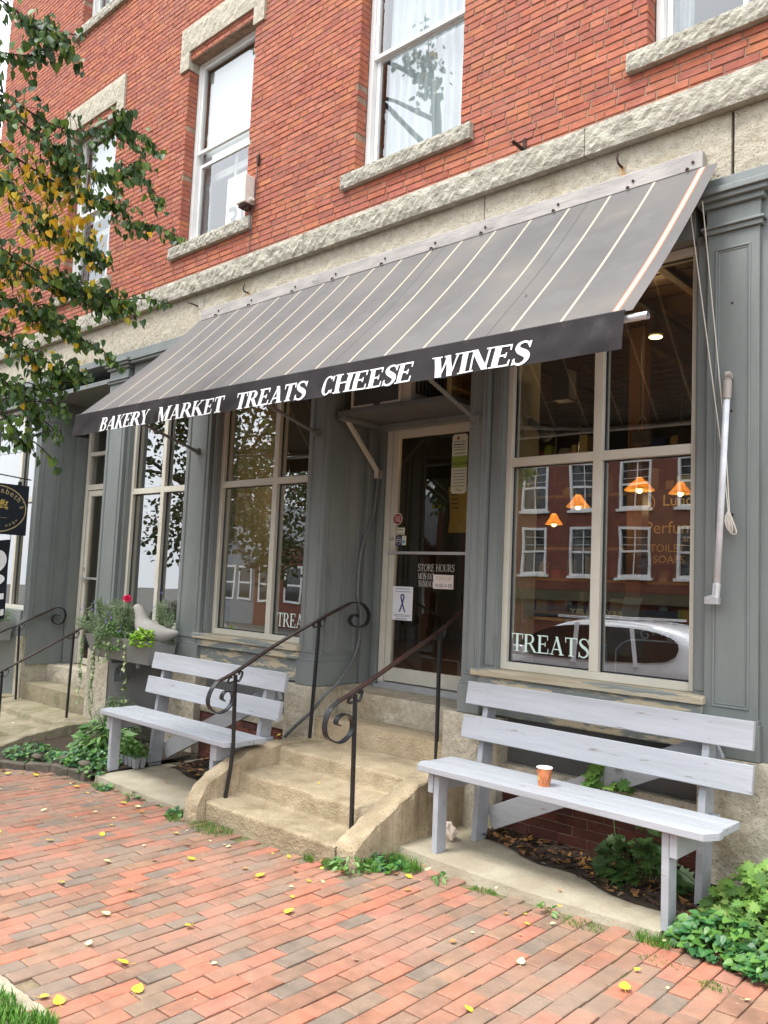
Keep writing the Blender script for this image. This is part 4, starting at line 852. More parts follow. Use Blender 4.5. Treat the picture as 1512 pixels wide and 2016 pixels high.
# ================================================================== fittings on the facade
ac = thing('air_conditioner', (-4.4, .4, 3.04), 'boxy window air conditioner on a shelf above the glass door', 'air conditioner')
m = MB(); m.box(-4.655, -4.04, .10, .62, 3.045, 3.42); build('casing', m, 'accase', ac, bevel=.004)
m = MB(); m.box(-4.625, -4.15, .085, .099, 3.07, 3.40); build('coil_panel', m, 'acdark', ac)
m = MB(); ring(m, -4.655, -4.12, 3.045, 3.43, .022, .076, .0985); build('front_frame', m, 'accase', ac, bevel=.002)
m = MB()
for i in range(9): m.box(-4.038, -4.030, .16 + i * .045, .185 + i * .045, 3.12, 3.36)
build('vent', m, 'acdark', ac)
m = MB(); m.box(-4.40, -4.33, .072, .076, 3.05, 3.066); build('badge', m, 'acdark', ac)
sh = thing('shelf_bracket', (-4.4, .35, 3.0), 'timber shelf and diagonal strut holding up the air conditioner', 'bracket')
m = MB(); m.box(-4.79, -3.62, .06, .64, 3.0, 3.04); build('shelf_board', m, 'paintd', sh, bevel=.003); m = MB(); m.box(-4.79, -3.55, .52, .62, 2.955, 2.998); m.box(-4.79, -4.72, .08, .5, 2.965, 2.998); build('bearer', m, 'paint', sh, bevel=.003)
m = MB(); m.plank((-4.775, .16, 2.985), (-4.775, .56, 2.60), .035, .030, (1, 0, 0)); m.box(-4.795, -4.755, .54, .60, 2.54, 2.61); build('strut', m, 'cream', sh, bevel=.003)
cd = thing('conduit_hose', (-4.8, .1, 1.5), 'grey corrugated hose running down the doorway panelling to the steps', 'hose')
P = smooth_path([(-4.76, .57, 2.62), (-4.775, .56, 2.40), (-4.79, .545, 2.20), (-4.795, .43, 1.92), (-4.80, .41, 1.55), (-4.795, .46, 1.34), (-4.78, .40, 1.05), (-4.70, .14, .84), (-4.70, -.02, .74), (-4.80, -.06, .60), (-4.95, -.07, .48), (-5.09, -.07, .36)], 16)
m = MB(); m.tube(P, [.0135 + .0025 * (i % 2) for i in range(len(P))], 10); build('hose', m, 'hose', cd)

eb = thing('electrical_box', (-5.99, -.06, 5.25), 'weathered beige electrical box fixed beside the middle upper window', 'electrical box')
m = MB(); m.prism([(-6.115, -.005, 5.13), (-5.985, -.005, 5.13), (-5.985, -.005, 5.40), (-6.115, -.005, 5.40)], (0, -.115, 0)); build('cover', m, 'beige', eb, bevel=.008)
m = MB(); m.box(-6.10, -6.0, -.10, -.02, 5.10, 5.129); m.tube([(-6.03, -.06, 5.14), (-6.02, -.06, 5.07)], .022, 8); build('base', m, 'rust', eb); m = MB(); m.tube([(-5.985, -.05, 5.16), (-5.945, -.05, 5.165)], .019, 10); build('spout', m, 'beige', eb)
m = MB(); m.tube(smooth_path([(-5.955, -.05, 5.16), (-5.93, -.04, 5.09), (-5.99, -.03, 5.03), (-6.03, -.02, 5.10)], 5), .006, 6); m.tube([(-5.945, -.03, 5.17), (-5.94, -.02, 5.52)], .005, 6); m.tube(smooth_path([(-6.02, -.02, 5.06), (-6.0, -.015, 4.9), (-6.01, -.012, 4.66)], 4), .004, 5); build('wire', m, 'iron', eb)
m = MB(); m.prism([(-5.955, -.012, 5.60), (-5.92, -.012, 5.60), (-5.93, -.012, 5.50), (-5.948, -.012, 5.50)], (0, -.02, 0)); build('wire_clip', m, 'rust', eb)

# papers and stickers on the door
Y = .640
def card(name, label, cat, x0, x1, z0, z1, mt, y=Y, grp=None):
    t = thing(name, ((x0 + x1) / 2, y, z0), label, cat, grp); m = MB(); m.box(x0, x1, y, y + .0015, z0, z1); build('sheet', m, mt, t); return t
def lines(t, x0, x1, zs, mt='ink', h=.006, y=None, seed=1):
    r2 = random.Random(seed); m = MB(); y = Y if y is None else y
    for z in zs:
        x = x0 + r2.uniform(0, .1) * (x1 - x0); e = x1 - r2.uniform(0, .12) * (x1 - x0)
        while x < e: l_ = r2.uniform(.6, 3.0) * h; m.box(x, min(x + l_, e), y - .0012, y - .0002, z, z + h * .75); x += l_ + h * .5
    return build('small_print', m, mt, t)
t = card('poster', 'white notice with a looped blue ribbon taped low on the glass door', 'poster', -4.605, -4.385, 1.335, 1.617, 'paper')
m = MB(); yy = Y - .0014
m.bar(smooth_path([(-4.525, yy, 1.405), (-4.505, yy, 1.45), (-4.488, yy, 1.50), (-4.480, yy, 1.535), (-4.495, yy, 1.548), (-4.512, yy, 1.535), (-4.500, yy, 1.49), (-4.480, yy, 1.44), (-4.465, yy, 1.405)], 6), (0, .0008, 0), .014); build('ribbon', m, 'blueink', t)
lines(t, -4.585, -4.40, (1.595, 1.572), 'ink', .006); lines(t, -4.59, -4.40, (1.378, 1.366), 'ink', .005, seed=4); lines(t, -4.57, -4.43, (1.350, 1.343), 'ink', .004, seed=5)
t = card('hours_notice', 'pinkish paper with handwritten opening times stuck over the store hours', 'notice', -4.176, -3.972, 1.612, 1.726, 'cardpink', y=Y + .004)
for s_, z, mt in (('10:00-4 00', 1.625, 'ink'), ('7:30-5:30', 1.682, 'goldd')): sans('handwriting', s_, .042, face_out(-4.073, Y + .003, z), mt, t)
t = thing('coffee_sticker', (-4.585, Y, 2.19), 'round red sticker with white rim on the door glass edge', 'sticker')
m = MB(); m.prism([(-4.585 + .050 * cos(a * pi / 18), Y, 2.19 + .050 * sin(a * pi / 18)) for a in range(36)], (0, .001, 0)); build('disc', m, 'cuprim', t)
m = MB(); m.prism([(-4.585 + .045 * cos(a * pi / 18), Y - .0008, 2.19 + .045 * sin(a * pi / 18)) for a in range(36)], (0, .0006, 0)); build('red_disc', m, 'redst', t)
for s_, z in (('Great', 2.205), ('Good', 2.187), ('Coffee', 2.169)): sans('sticker_text', s_, .024, face_out(-4.585, Y - .0015, z - .002), 'cuprim', t)
t = card('payment_sticker', 'pale green payment card sticker under the round red sticker', 'sticker', -4.592, -4.502, 2.055, 2.115, 'palegreen'); m = MB(); m.box(-4.585, -4.568, Y - .0012, Y - .0003, 2.09, 2.106); build('mark', m, 'goldd', t); lines(t, -4.565, -4.51, (2.093,), h=.010); lines(t, -4.585, -4.51, (2.063,), h=.006)
t = card('payment_sticker', 'dark blue square sticker low left on the upper door glass', 'sticker', -4.600, -4.532, 1.962, 2.042, 'navy')
m = MB(); m.bar([(-4.566 + .025 * cos(a * pi / 12), Y - .001, 2.002 + .03 * sin(a * pi / 12)) for a in range(25)], (0, .0008, 0), .003); build('emblem', m, 'palegreen', t); lines(t, -4.585, -4.547, (2.01, 1.995), 'paper', h=.007)
t = card('payment_sticker', 'narrow white sticker with a small blue square beside the dark blue one', 'sticker', -4.530, -4.482, 1.965, 2.046, 'palegreen'); m = MB(); m.box(-4.521, -4.495, Y - .0012, Y - .0003, 1.982, 2.006); build('mark', m, 'cyan', t)
t = thing('welcome_poster', (-3.94, .625, 2.4), 'long rounded pale poster with a green WELCOME band at the upper right of the door', 'poster')
x0, x1, z0, z1, r_, yy = -4.015, -3.86, 2.38, 2.865, .03, .622
pts = [(a + r_ * cos(q), b + r_ * sin(q)) for a, b, q0 in ((x1 - r_, z1 - r_, 0), (x0 + r_, z1 - r_, pi / 2), (x0 + r_, z0 + r_, pi), (x1 - r_, z0 + r_, 1.5 * pi)) for q in [q0 + i * pi / 8 for i in range(5)]]
m = MB(); m.prism([(a, yy, b) for a, b in pts], (0, .0015, 0)); build('sheet', m, 'palegreen', t)
m = MB(); m.box(x0 + .001, x1 - .001, yy - .001, yy - .0002, 2.59, 2.685); build('green_band', m, 'green', t); sans('welcome_word', 'WELCOME', .036, face_out((x0 + x1) / 2, yy - .0016, 2.612), 'ink', t)
m = MB(); m.prism([(-3.955 + .014 * cos(a * pi / 9), yy - .001, 2.832 + .014 * sin(a * pi / 9)) for a in range(18)], (0, .0006, 0)); build('mark', m, 'redst', t)
lines(t, x0 + .012, x1 - .008, (2.80, 2.777, 2.755, 2.735, 2.705), 'ink', .008, yy, 3); lines(t, x0 + .012, x1 - .01, (2.565, 2.54, 2.515, 2.49, 2.465, 2.44), 'ink', .006, yy, 9)
lines(t, x0 + .012, x1 - .02, (2.775,), 'ink', .012, yy, 13); m = MB(); m.bar([(x0 + .05 + .02 * i, yy - .001, 2.41 + .008 * sin(i * 2)) for i in range(4)], (0, .0008, 0), .008); build('squiggle', m, 'green', t)
# "3L" numerals on a board in the middle upper window
# ================================================================== hanging sign and banner of the neighbour
sx = -10.20
sg = thing('hanging_sign', (sx, -.35, 2.7), 'dark blue hanging shop sign with a gold oval and gold tree', 'sign')
m = MB(); m.box(sx - .012, sx + .012, -.80, -.02, 2.03, 2.655); build('board', m, 'black', sg, bevel=.003)
yc, zc, ry, rz = -.41, 2.342, .365, .285
m = MB(); m.bar([(sx + .0128, yc + ry * cos(a * pi / 36), zc + rz * sin(a * pi / 36)) for a in range(73)], (.0012, 0, 0), .012); build('gold_oval', m, 'goldd', sg)
m = MB(); m.bar(smooth_path([(sx + .0128, yc - .02, 2.24), (sx + .0128, yc, 2.32), (sx + .0128, yc + .01, 2.38)], 4), (.0012, 0, 0), .030)
r2 = random.Random(3)
for i in range(46):
    a = r2.uniform(-.3, pi + .3); q = r2.uniform(.03, .125); cy, cz = yc + q * cos(a) * 1.05, 2.365 + q * sin(a) * .72
    leaf(m, (sx + .0128 + i * .00002, cy, cz), (0, cos(a), sin(a) + .3), (1, 0, 0), r2.uniform(.03, .05), 'oval', 0, 0)
for i in range(9):
    a = pi * i / 8; m.bar([(sx + .0127, yc, 2.36), (sx + .0127, yc + .11 * cos(a), 2.365 + .075 * sin(a))], (.0010, 0, 0), .005)
build('gold_tree', m, 'gold', sg); m = MB(); m.box(sx + .012, sx + .0132, yc - .14, yc + .14, 2.232, 2.236); build('ground_line', m, 'goldd', sg)
name_ = "Elizabeth's"
for i, c in enumerate(name_):
    a = rad(126 - i * 11.8); cy, cz = yc + (ry - .075) * cos(a), zc + (rz - .085) * sin(a); ang = a - pi / 2
    sans('sign_letter', c, .10 if i else .12, face_x(sx + .0135, cy, cz) @ Matrix.Rotation(ang * .8, 4, 'Z'), 'goldd', sg)
for i, c in enumerate('for the home'):
    a = rad(218 + i * 9.5); sans('sign_letter', c, .055, face_x(sx + .0135, yc + (ry - .05) * cos(a), zc + (rz - .05) * sin(a)) @ Matrix.Rotation((a + pi / 2) * .8, 4, 'Z'), 'goldd', sg)
m = MB(); m.tube([(sx, -.9, 2.80), (sx, .0, 2.735)], .008, 8); m.tube([(sx, -.9, 2.80), (sx, -.4, 3.0), (sx, .0, 3.12)], .003, 5); m.tube([(sx, -.14, 2.745), (sx, -.14, 2.655)], .006, 6); m.tube([(sx, -.68, 2.785), (sx, -.68, 2.655)], .006, 6); m.box(sx - .012, sx + .012, -.16, -.12, 2.655, 2.70); build('iron_arm', m, 'iron', sg)
bn = thing('banner', (sx, -.45, 1.95), 'black cloth banner with large white letters under the oval sign', 'banner')
def ban(u, v): return Vector((sx + .012 * sin(v * 6 + u * 3) + .018 * sin(u * 5) * v, -.86 + .665 * u, 1.90 + .06 * u + .012 * cos(u * 2 * pi) - .98 * v))
m = MB(); m.grid(ban, 24, 24); build('cloth', m, 'black', bn, smooth=True)
def bfn(u, z, l): p = ban((u), 1 - z); return (p.x + .014 + l, p.y, p.z)
for s_, zb0 in (('O', .60), ('P', .30), ('E', .05)):
    m = MB(); word(m, s_, .52, .98, .28, lambda u, z, l, q=zb0: bfn(u, q + z, l), T=.36, t=.16, sub=8); build('banner_letter', m, 'letter', bn)
m = MB(); m.tube([(sx, -.2, 2.03), (sx, -.2, 1.96)], .006, 6); m.tube([(sx, -.83, 2.03), (sx, -.83, 1.90)], .006, 6); build('hook', m, 'lead', bn)
# ================================================================== window boxes and their plants
def boxplanter(x0, x1, label, z=1.0):
    t = thing('window_box', ((x0 + x1) / 2, -.2, z - .22), label, 'planter')
    m = MB(); ya, yb = -.385, -.05
    o = [(x0, ya), (x1, ya), (x1, yb), (x0, yb)]; i_ = [(x0 + .05, ya + .075), (x1 - .05, ya + .075), (x1 - .05, yb), (x0 + .05, yb)]; r_ = .018
    top = [(a + (r_ if a == x0 else -r_), b + (r_ if b == ya else -r_), z) for a, b in o]
    vs = [(a, b, z - .225) for a, b in i_] + [(a, b, z) for a, b in o] + top + [(a, b, z - .05) for a, b, c in top]
    m.add(vs, [(3, 2, 1, 0)] + [(k, (k + 1) % 4, 4 + (k + 1) % 4, 4 + k) for k in range(4)] + [(4 + k, 4 + (k + 1) % 4, 8 + (k + 1) % 4, 8 + k) for k in range(4)] + [(8 + k, 8 + (k + 1) % 4, 12 + (k + 1) % 4, 12 + k) for k in range(4)])
    build('box', m, 'planter', t); m = MB(); m.grid(lambda u, v: wob((x0 + .02 + (x1 - x0 - .04) * u, ya + .02 + (yb - ya - .04) * v, z - .03), .012, 9), 24, 8); build('soil', m, 'soil', t); return t
wb = boxplanter(-7.86, -6.72, 'grey wooden window box full of plants and a stone bird')
m = MB(); m.box(-7.5, -7.45, -.30, .0, .73, .772); m.box(-7.0, -6.95, -.30, .0, .73, .772); build('support', m, 'paintd', wb)
boxplanter(-11.6, -10.28, 'grey window box below the dark banner', .95)
def bushy(name, label, cat, c, r, n, shape, size, mt, flowers=None, droop=0, up=.4, grp=None, stems=14):
    t = thing(name, c, label, cat, grp); c = Vector(c); m = MB(); st = MB()
    tips = []
    for i in range(stems):
        d = rdir(.5); tip = c + Vector((d.x * r[0] * .85, d.y * r[1] * .85, abs(d.z) * r[2] * .8)); tips.append(tip); st.tube(smooth_path([c + Vector((d.x * r[0] * .2, d.y * r[1] * .2, 0)), c.lerp(tip, .55) + Vector((0, 0, .02)), tip], 3), [.003] * 6 + [.0015], 5)
    for i in range(n):
        if shape == 'needle':
            tp = tips[i % len(tips)]; k = rnd.uniform(.35, 1.05); base = c.lerp(tp, k) + rdir() * rnd.uniform(0, .03) + Vector((0, 0, 0)); d = (tp - c).normalized() * .7 + rdir() * .9
            leaf(m, base, d, rdir(), size * rnd.uniform(.7, 1.3), shape, .1, .2)
        else:
            d = rdir(.2); q = rnd.uniform(.55, 1) ** .5; p = c + Vector((d.x * r[0] * q, d.y * r[1] * q, max(-.25 * r[2], d.z * r[2] * q)))
            out = Vector((d.x, d.y, 0)); leaf(m, p, out * .8 + rdir() * .5 + Vector((0, 0, up - .5)), Vector((0, 0, 1)) + d * .6 + rdir() * .3, size * rnd.uniform(.65, 1.25), shape, .15, droop)
    build('stems', st, 'stem', t); build('foliage', m, mt, t)
    if flowers:
        fm, fn, fs = flowers; m = MB()
        for i in range(fn):
            d = rdir(.4); p = c + Vector((d.x * r[0] * .95, d.y * r[1] * .9, abs(d.z) * r[2])) + Vector((0, -.02, .0))
            for k in range(5): a = k * 2 * pi / 5 + i; leaf(m, p, (cos(a), -.3, sin(a)), (0, -1, .4), fs, 'oval', .1, .1)
        build('flowers', m, fm, t)
    return t
Z0 = .975
bushy('herb_plant', 'tall silvery herb with purple flowers at the left of the window box', 'plant', (-7.70, -.26, Z0), (.38, .28, .46), 3600, 'needle', .044, 'silver', ('purple', 7, .018), stems=34)
bushy('herb_plant', 'feathery grey green herb with small purple flowers, middle of the window box', 'plant', (-7.34, -.28, Z0), (.32, .26, .44), 3600, 'needle', .042, 'silver', ('purple', 8, .018), stems=36)
bushy('bedding_plant', 'mid green bedding plant spilling over the front of the window box', 'plant', (-7.38, -.34, Z0 - .02), (.26, .13, .22), 800, 'oval', .036, 'midgreen', ('purple', 4, .02))
bushy('herb_plant', 'dark green upright herb behind the stone bird', 'plant', (-6.88, -.12, Z0), (.20, .12, .48), 1500, 'needle', .044, 'silver', ('purple', 2, .016), stems=26)
bushy('bedding_plant', 'lime green bedding plant with one white flower below the stone bird', 'plant', (-6.82, -.36, Z0 + .02), (.14, .09, .12), 330, 'round', .030, 'lime', ('whitep', 1, .028))
bushy('herb_plant', 'pale herb with a purple flower under the dark banner', 'plant', (-10.45, -.2, .93), (.22, .22, .33), 900, 'needle', .038, 'silver', ('purple', 3, .02), stems=26)
t = thing('trailing_vine', (-7.6, -.36, .97), 'variegated vine trailing from the window box towards the ground', 'vine'); m = MB(); st = MB()
for x0, ln, yo in ((-7.85, .62, -.40), (-7.82, .40, -.41), (-7.66, .85, -.37), (-7.60, .45, -.38), (-7.62, .75, -.38), (-7.5, .18, -.42), (-7.35, .20, -.42), (-7.28, .16, -.41), (-6.98, .33, -.42), (-7.0, .22, -.41)):
    P = [Vector((x0, -.37, .99)), Vector((x0, yo - .015, .96))]; z = .96; x = x0
    while z > .96 - ln: z -= .05; x += rnd.uniform(-.018, .018); P.append(Vector((x, yo + rnd.uniform(-.01, .01) + (.1 if z < .74 else 0) * 0, z)))
    Q = smooth_path(P, 3); st.tube(Q, .002, 4)
    for q in Q[4:]:
        for s_ in (-1, 1): 
            if rnd.random() < .40: leaf(m, q, (s_ * 1, -.4 + rnd.uniform(-.4, .2), rnd.uniform(-.6, .3)), (0, -1, .5), rnd.uniform(.018, .036), 'round', .1, .1)
for x0 in (-6.99,): st.tube([(x0, -.41, .72), (x0 + .005, -.41, .50), (x0, -.41, .28)], .0012, 4)
for z in (.60, .55, .42, .27): 
    for k in range(4): leaf(m, (-6.99, -.41, z), rdir(), (0, -1, .5), .035, 'round')
build('stems', st, 'stem', t); build('foliage', m, 'vine', t)
# pink bloom
t = thing('pink_flower', (-7.06, -.26, 1.2), 'single bright pink bloom above the stone bird', 'flower'); c = Vector((-7.235, -.30, 1.375)); m = MB()
for i in range(90): d = rdir(.3); leaf(m, c + d * .010, d + Vector((0, -.3, .2)), rdir(), rnd.uniform(.028, .044), 'oval', .3, .3)
build('petals', m, 'pink', t); m = MB(); m.tube([(-7.2, -.27, .98), (-7.21, -.28, 1.2), c], .0022, 5); build('stalk', m, 'stem', t)
# stone bird
bd = thing('stone_bird', (-6.85, -.24, .98), 'smooth grey cast stone bird sitting in the window box', 'statue')
DXB = -.10
path = [(-7.075, -.30, 1.262), (-7.055, -.295, 1.268), (-7.02, -.29, 1.272), (-6.985, -.285, 1.245), (-6.955, -.28, 1.195), (-6.925, -.275, 1.135), (-6.875, -.26, 1.085), (-6.81, -.24, 1.06), (-6.73, -.21, 1.055), (-6.66, -.18, 1.06), (-6.60, -.155, 1.072), (-6.555, -.14, 1.082)]
rr_ = [.004, .016, .036, .044, .055, .075, .098, .098, .080, .056, .036, .010]
path = [(-6.6 + (a + 6.6) * 1.06 + DXB * .2, b, .98 + (c - .98) * 1.09) for a, b, c in path]; rr_ = [q * 1.06 for q in rr_]; P = smooth_path(path, 4); n_ = len(P); R_ = []
for i in range(n_): f_ = i / (n_ - 1) * (len(rr_) - 1); a = int(min(f_, len(rr_) - 2)); R_.append(rr_[a] + (rr_[a + 1] - rr_[a]) * (f_ - a))
m = MB(); m.tube(P, R_, 18); build('body', m, 'birdm', bd, smooth=True)
m = MB(); m.lathe([(.0, 0), (.06, 0), (.05, .04), (.0, .05)], (-6.86, -.25, .955), 12); build('foot', m, 'birdm', bd)
t = thing('hose_holder', (-7.62, -.15, .62), 'curved dark grey metal hose holder under the window box', 'hose holder'); m = MB(); m.bar([(-7.60 + .06 * cos(a), -.10, .60 + .085 * sin(a)) for a in [i * pi / 10 for i in range(-1, 11)]], (0, .08, 0), .012); m.box(-7.665, -7.64, -.15, -.02, .52, .60); build('holder', m, 'paint', t, bevel=.003)  # bent metal holder for a hose, it carries no lamp

# ================================================================== ground planting
t = thing('bed_edging', (-6.8, -1.05, -.1), 'row of rough stones edging the little planting bed', 'edging')
E_ = [(-8.1, -1.60), (-7.7, -1.48), (-7.35, -1.36), (-7.1, -1.24), (-6.88, -1.12), (-6.64, -1.07), (-6.40, -1.04)]
for i in range(len(E_) - 1):
    a, b = Vector((*E_[i], 0)), Vector((*E_[i + 1], 0)); c = (a + b) / 2; m = MB()
    m.obox((c.x, c.y, zg(c.x) + .018), (b - a) * .48, Vector((a.y - b.y, b.x - a.x, 0)).normalized() * .035, (0, 0, .040 + rnd.uniform(0, .015))); m.v = [tuple(wob(v, .018, 5)) for v in m.v]; build('edging_stone', m, 'stone', t, bevel=.008)
for x, y, r_ in ((-6.85, -1.02, .07), (-6.55, -1.0, .075), (-7.1, -1.15, .06)): m = MB(); m.blob((x, y, zg(x) + .10), (r_, r_ * .7, r_ * .4)); build('cap_stone', m, 'stone', t, smooth=True)
m = MB(); m.poly([(-8.2, -1.6, zg(-8.2) + .02), (-7.5, -1.40, zg(-7.5) + .03), (-6.98, -1.16, zg(-7) + .06), (-6.34, -1.04, zg(-6.3) + .045), (-6.34, -.0, zg(-6.3) + .09), (-8.3, -.0, zg(-8) + .09)]); o = build('planting_bed', m, 'soil', kind='structure')
def groundplant(name, label, cat, c, r, h, n, shape, size, mt, stalky=False, grp=None, shadow=False):
    t = thing(name, (c[0], c[1], c[2]), label, cat, grp); m = MB(); st = MB()
    for i in range(n):
        a = rnd.uniform(0, 2 * pi); q = rnd.random() ** .5; x = c[0] + r[0] * q * cos(a); y = c[1] + r[1] * q * sin(a); hz = h * (1 - .75 * q * q) * rnd.uniform(.45, 1.05)
        p = Vector((x, y, c[2] + hz)); 
        if i % 3 == 0: st.tube([(c[0] + (x - c[0]) * .5, c[1] + (y - c[1]) * .5, c[2]), p], .0018, 4)
        leaf(m, p, Vector((cos(a), sin(a), rnd.uniform(-.45, .15))) + rdir() * .5, Vector((rnd.uniform(-.4, .4), -.45 + rnd.uniform(-.3, .3), 1)), size * rnd.uniform(.6, 1.2), shape, rnd.uniform(.05, .3), .18)
    build('stems', st, 'stem', t); build('foliage', m, mt, t); return t
groundplant('geranium_plant', 'large pale green lobed leaf plant at the right edge by the bench', 'plant', (-1.14, -.38, .03), (.42, .32), .39, 820, 'lobed', .062, 'geran')
groundplant('ground_ivy', 'glossy heart leaved ivy at the foot of the right bench leg', 'plant', (-1.36, -.64, .03), (.28, .16), .17, 560, 'heart', .042, 'ground_ivy')
groundplant('ground_ivy', 'low creeping heart leaved ivy at the bottom right edge of the photo', 'plant', (-1.02, -.74, .05), (.32, .15), .15, 560, 'heart', .038, 'ground_ivy')
groundplant('maple_seedling', 'dark lobed maple seedling growing under the cup bench', 'plant', (-2.02, -.16, .03), (.24, .13), .34, 105, 'lobed', .085, 'darkleaf')
t = groundplant('maple_seedling', 'bright lobed maple shoot poking up behind the cup bench seat', 'plant', (-2.23, -.12, .42), (.10, .06), .27, 26, 'lobed', .10, 'geran')
m = MB(); m.tube([(-2.15, -.12, .03), (-2.2, -.12, .45)], .004, 5); build('stalk', m, 'stem', t)
groundplant('bed_plant', 'broad leaved low plant at the front of the small planting bed', 'plant', (-6.72, -.86, -.03), (.32, .22), .14, 320, 'round', .040, 'ground_ivy')
groundplant('bed_plant', 'long leaved plant in the middle of the planting bed', 'plant', (-6.95, -.62, .0), (.30, .20), .27, 150, 'oval', .13, 'midgreen')
groundplant('bed_plant', 'feathery grey green plant against the granite post below the window box', 'plant', (-7.35, -.25, .02), (.28, .2), .42, 1500, 'needle', .042, 'silver')
groundplant('bed_plant', 'creeping clump spilling over the bed stones at the left', 'plant', (-7.35, -1.05, -.06), (.40, .22), .10, 210, 'round', .038, 'ground_ivy')
groundplant('bed_plant', 'small round leaved clump between the bed stones and the slab', 'plant', (-6.40, -1.02, -.05), (.12, .07), .08, 50, 'round', .038, 'ground_ivy')
for k, (x, y, n, r_) in enumerate(((-4.98, -1.16, 22, .05), (-3.36, -1.06, 60, .13), (-3.22, -.88, 60, .13), (-2.86, -.86, 12, .05), (-6.0, -1.12, 18, .05), (-5.6, -1.13, 26, .06), (-5.0, -1.09, 10, .04), (-2.2, -.82, 10, .05))):
    groundplant('weed_tuft', ['weed growing at the left front corner of the tan steps', 'leafy weeds at the right foot of the tan steps', 'weeds between the tan steps and the right slab', 'tiny weed in front of the right slab', 'small weed at the corner of the left slab', 'rounded weed in front of the left slab', 'tiny weed where the left slab meets the steps', 'tiny sprout at the middle of the right slab edge'][k], 'weed', (x, y, zg(x)), (r_, r_ * .7), .035 + r_ * .4, n, 'oval' if k % 2 else 'lobed', .045, 'midgreen' if k % 2 else 'ground_ivy')
def tuft(m, x, y, r_, n, h):
    for i in range(n):
        a = rnd.uniform(0, 2 * pi); q = rnd.random() ** .5 * r_; px, py = x + q * cos(a), y + q * sin(a) * .5; b = rnd.uniform(0, 2 * pi); l_ = rnd.uniform(.15, .6) * h; hh = h * rnd.uniform(.5, 1.1); z = zg(px)
        m.add([(px - .002, py, z), (px + .002, py, z), (px + .0015 + l_ * .4 * cos(b), py + l_ * .4 * sin(b), z + hh * .65), (px - .0015 + l_ * .4 * cos(b), py + l_ * .4 * sin(b), z + hh * .65), (px + l_ * cos(b), py + l_ * sin(b), z + hh)], [(0, 1, 2, 3), (3, 2, 4)])
m = MB()
for x, y, r_, n, h in ((-3.45, -1.12, .07, 160, .05), (-3.30, -1.0, .10, 200, .07), (-3.15, -.82, .12, 240, .08), (-4.55, -1.17, .22, 420, .03), (-3.62, -1.14, .04, 60, .05), (-2.6, -.80, .08, 120, .02), (-1.66, -.78, .10, 160, .05), (-2.0, -.83, .12, 90, .018), (-3.06, -.55, .05, 70, .06), (-1.3, -1.02, .07, 60, .015), (-1.55, -.95, .1, 50, .012), (-6.1, -1.11, .09, 120, .03), (-4.9, -1.22, .08, 100, .025)): tuft(m, x, y, r_, n, h)
build('grass', m, 'grass', label='grass tufts growing in the joints along the steps and slabs', kind='stuff')
# seedling tray
t = thing('seedling_tray', (-6.42, -.62, -.03), 'tray of seedlings in grey plastic cells under the left bench', 'seedling tray'); m = MB()
for i in range(4):
    for k in range(2):
        x, y = -6.50 + i * .062, -.66 + k * .06; z = -.033; a, b = .018, .027
        m.add([(x - a, y - a, z), (x + a, y - a, z), (x + a, y + a, z), (x - a, y + a, z), (x - b, y - b, z + .09), (x + b, y - b, z + .09), (x + b, y + b, z + .09), (x - b, y + b, z + .09)], [(3, 2, 1, 0)] + [(q, (q + 1) % 4, 4 + (q + 1) % 4, 4 + q) for q in range(4)])
build('cells', m, 'greenplastic', t); m = MB()
for i in range(230): p = Vector((rnd.uniform(-6.56, -6.26), rnd.uniform(-.70, -.56), rnd.uniform(.045, .17))); leaf(m, p, rdir(), rdir(.8), .028, 'round')
build('foliage', m, 'midgreen', t)
# cups, crumpled paper
cup = thing('paper_cup', (-2.41, -.52, .562), 'brown patterned paper coffee cup standing on the bench seat', 'cup'); cx, cy, cz = -2.41, -.52, .5605
m = MB(); m.lathe([(0, .004), (.029, .004), (.029, 0), (.031, 0), (.0425, .098), (.041, .098), (.030, .012), (0, .012)], (cx, cy, cz), 32); build('cup_body', m, 'cup', cup, smooth=False)
m = MB(); m.lathe([(.0425 + .003 * cos(a), .100 + .003 * sin(a)) for a in [i * pi / 4 for i in range(9)]], (cx, cy, cz), 32); m.lathe([(.0405, .1), (.030, .014)], (cx, cy, cz), 32); build('rim', m, 'cuprim', cup, smooth=True)
m = MB(); r2 = random.Random(5)
for i in range(46):
    a0 = r2.uniform(0, 2 * pi); z0 = r2.uniform(.008, .088); pts = []
    k1 = r2.uniform(1.5, 4)
    for s_ in range(7): a = a0 + s_ * .05 * (1 if i % 2 else -1); z = min(.094, max(.004, z0 + .014 * sin(s_ * .9 * k1 / 3))); r_ = .031 + .0115 * z / .098 + .0006; pts.append((cx + r_ * cos(a), cy + r_ * sin(a), cz + z))
    m.tube(pts, .00065, 4)
build('line_pattern', m, 'cupl', cup)
m = MB(); P = [(.0, 0), (.011, .004), (.012, .014), (.004, .020), (-.008, .018), (-.011, .008)]
a0 = math.atan2(-.85, -.1); m.poly([(cx + (.0362 + .1 * q[1] + .0004) * cos(a0 - .3 + q[0] / .036), cy + (.0362 + .1 * q[1] + .0004) * sin(a0 - .3 + q[0] / .036), cz + .035 + q[1]) for q in P]); build('yellow_patch', m, 'yellow', cup)
t = thing('plastic_cup', (-7.28, -1.50, zg(-7.28)), 'cloudy clear plastic cup on the bricks at the left edge', 'cup'); m = MB(); m.lathe([(0, .002), (.036, .002), (.050, .075), (.053, .078), (.050, .08), (.047, .075), (.033, .006), (0, .006)], (-7.28, -1.50, zg(-7.28)), 20); build('cup_body', m, 'clear', t, smooth=True)
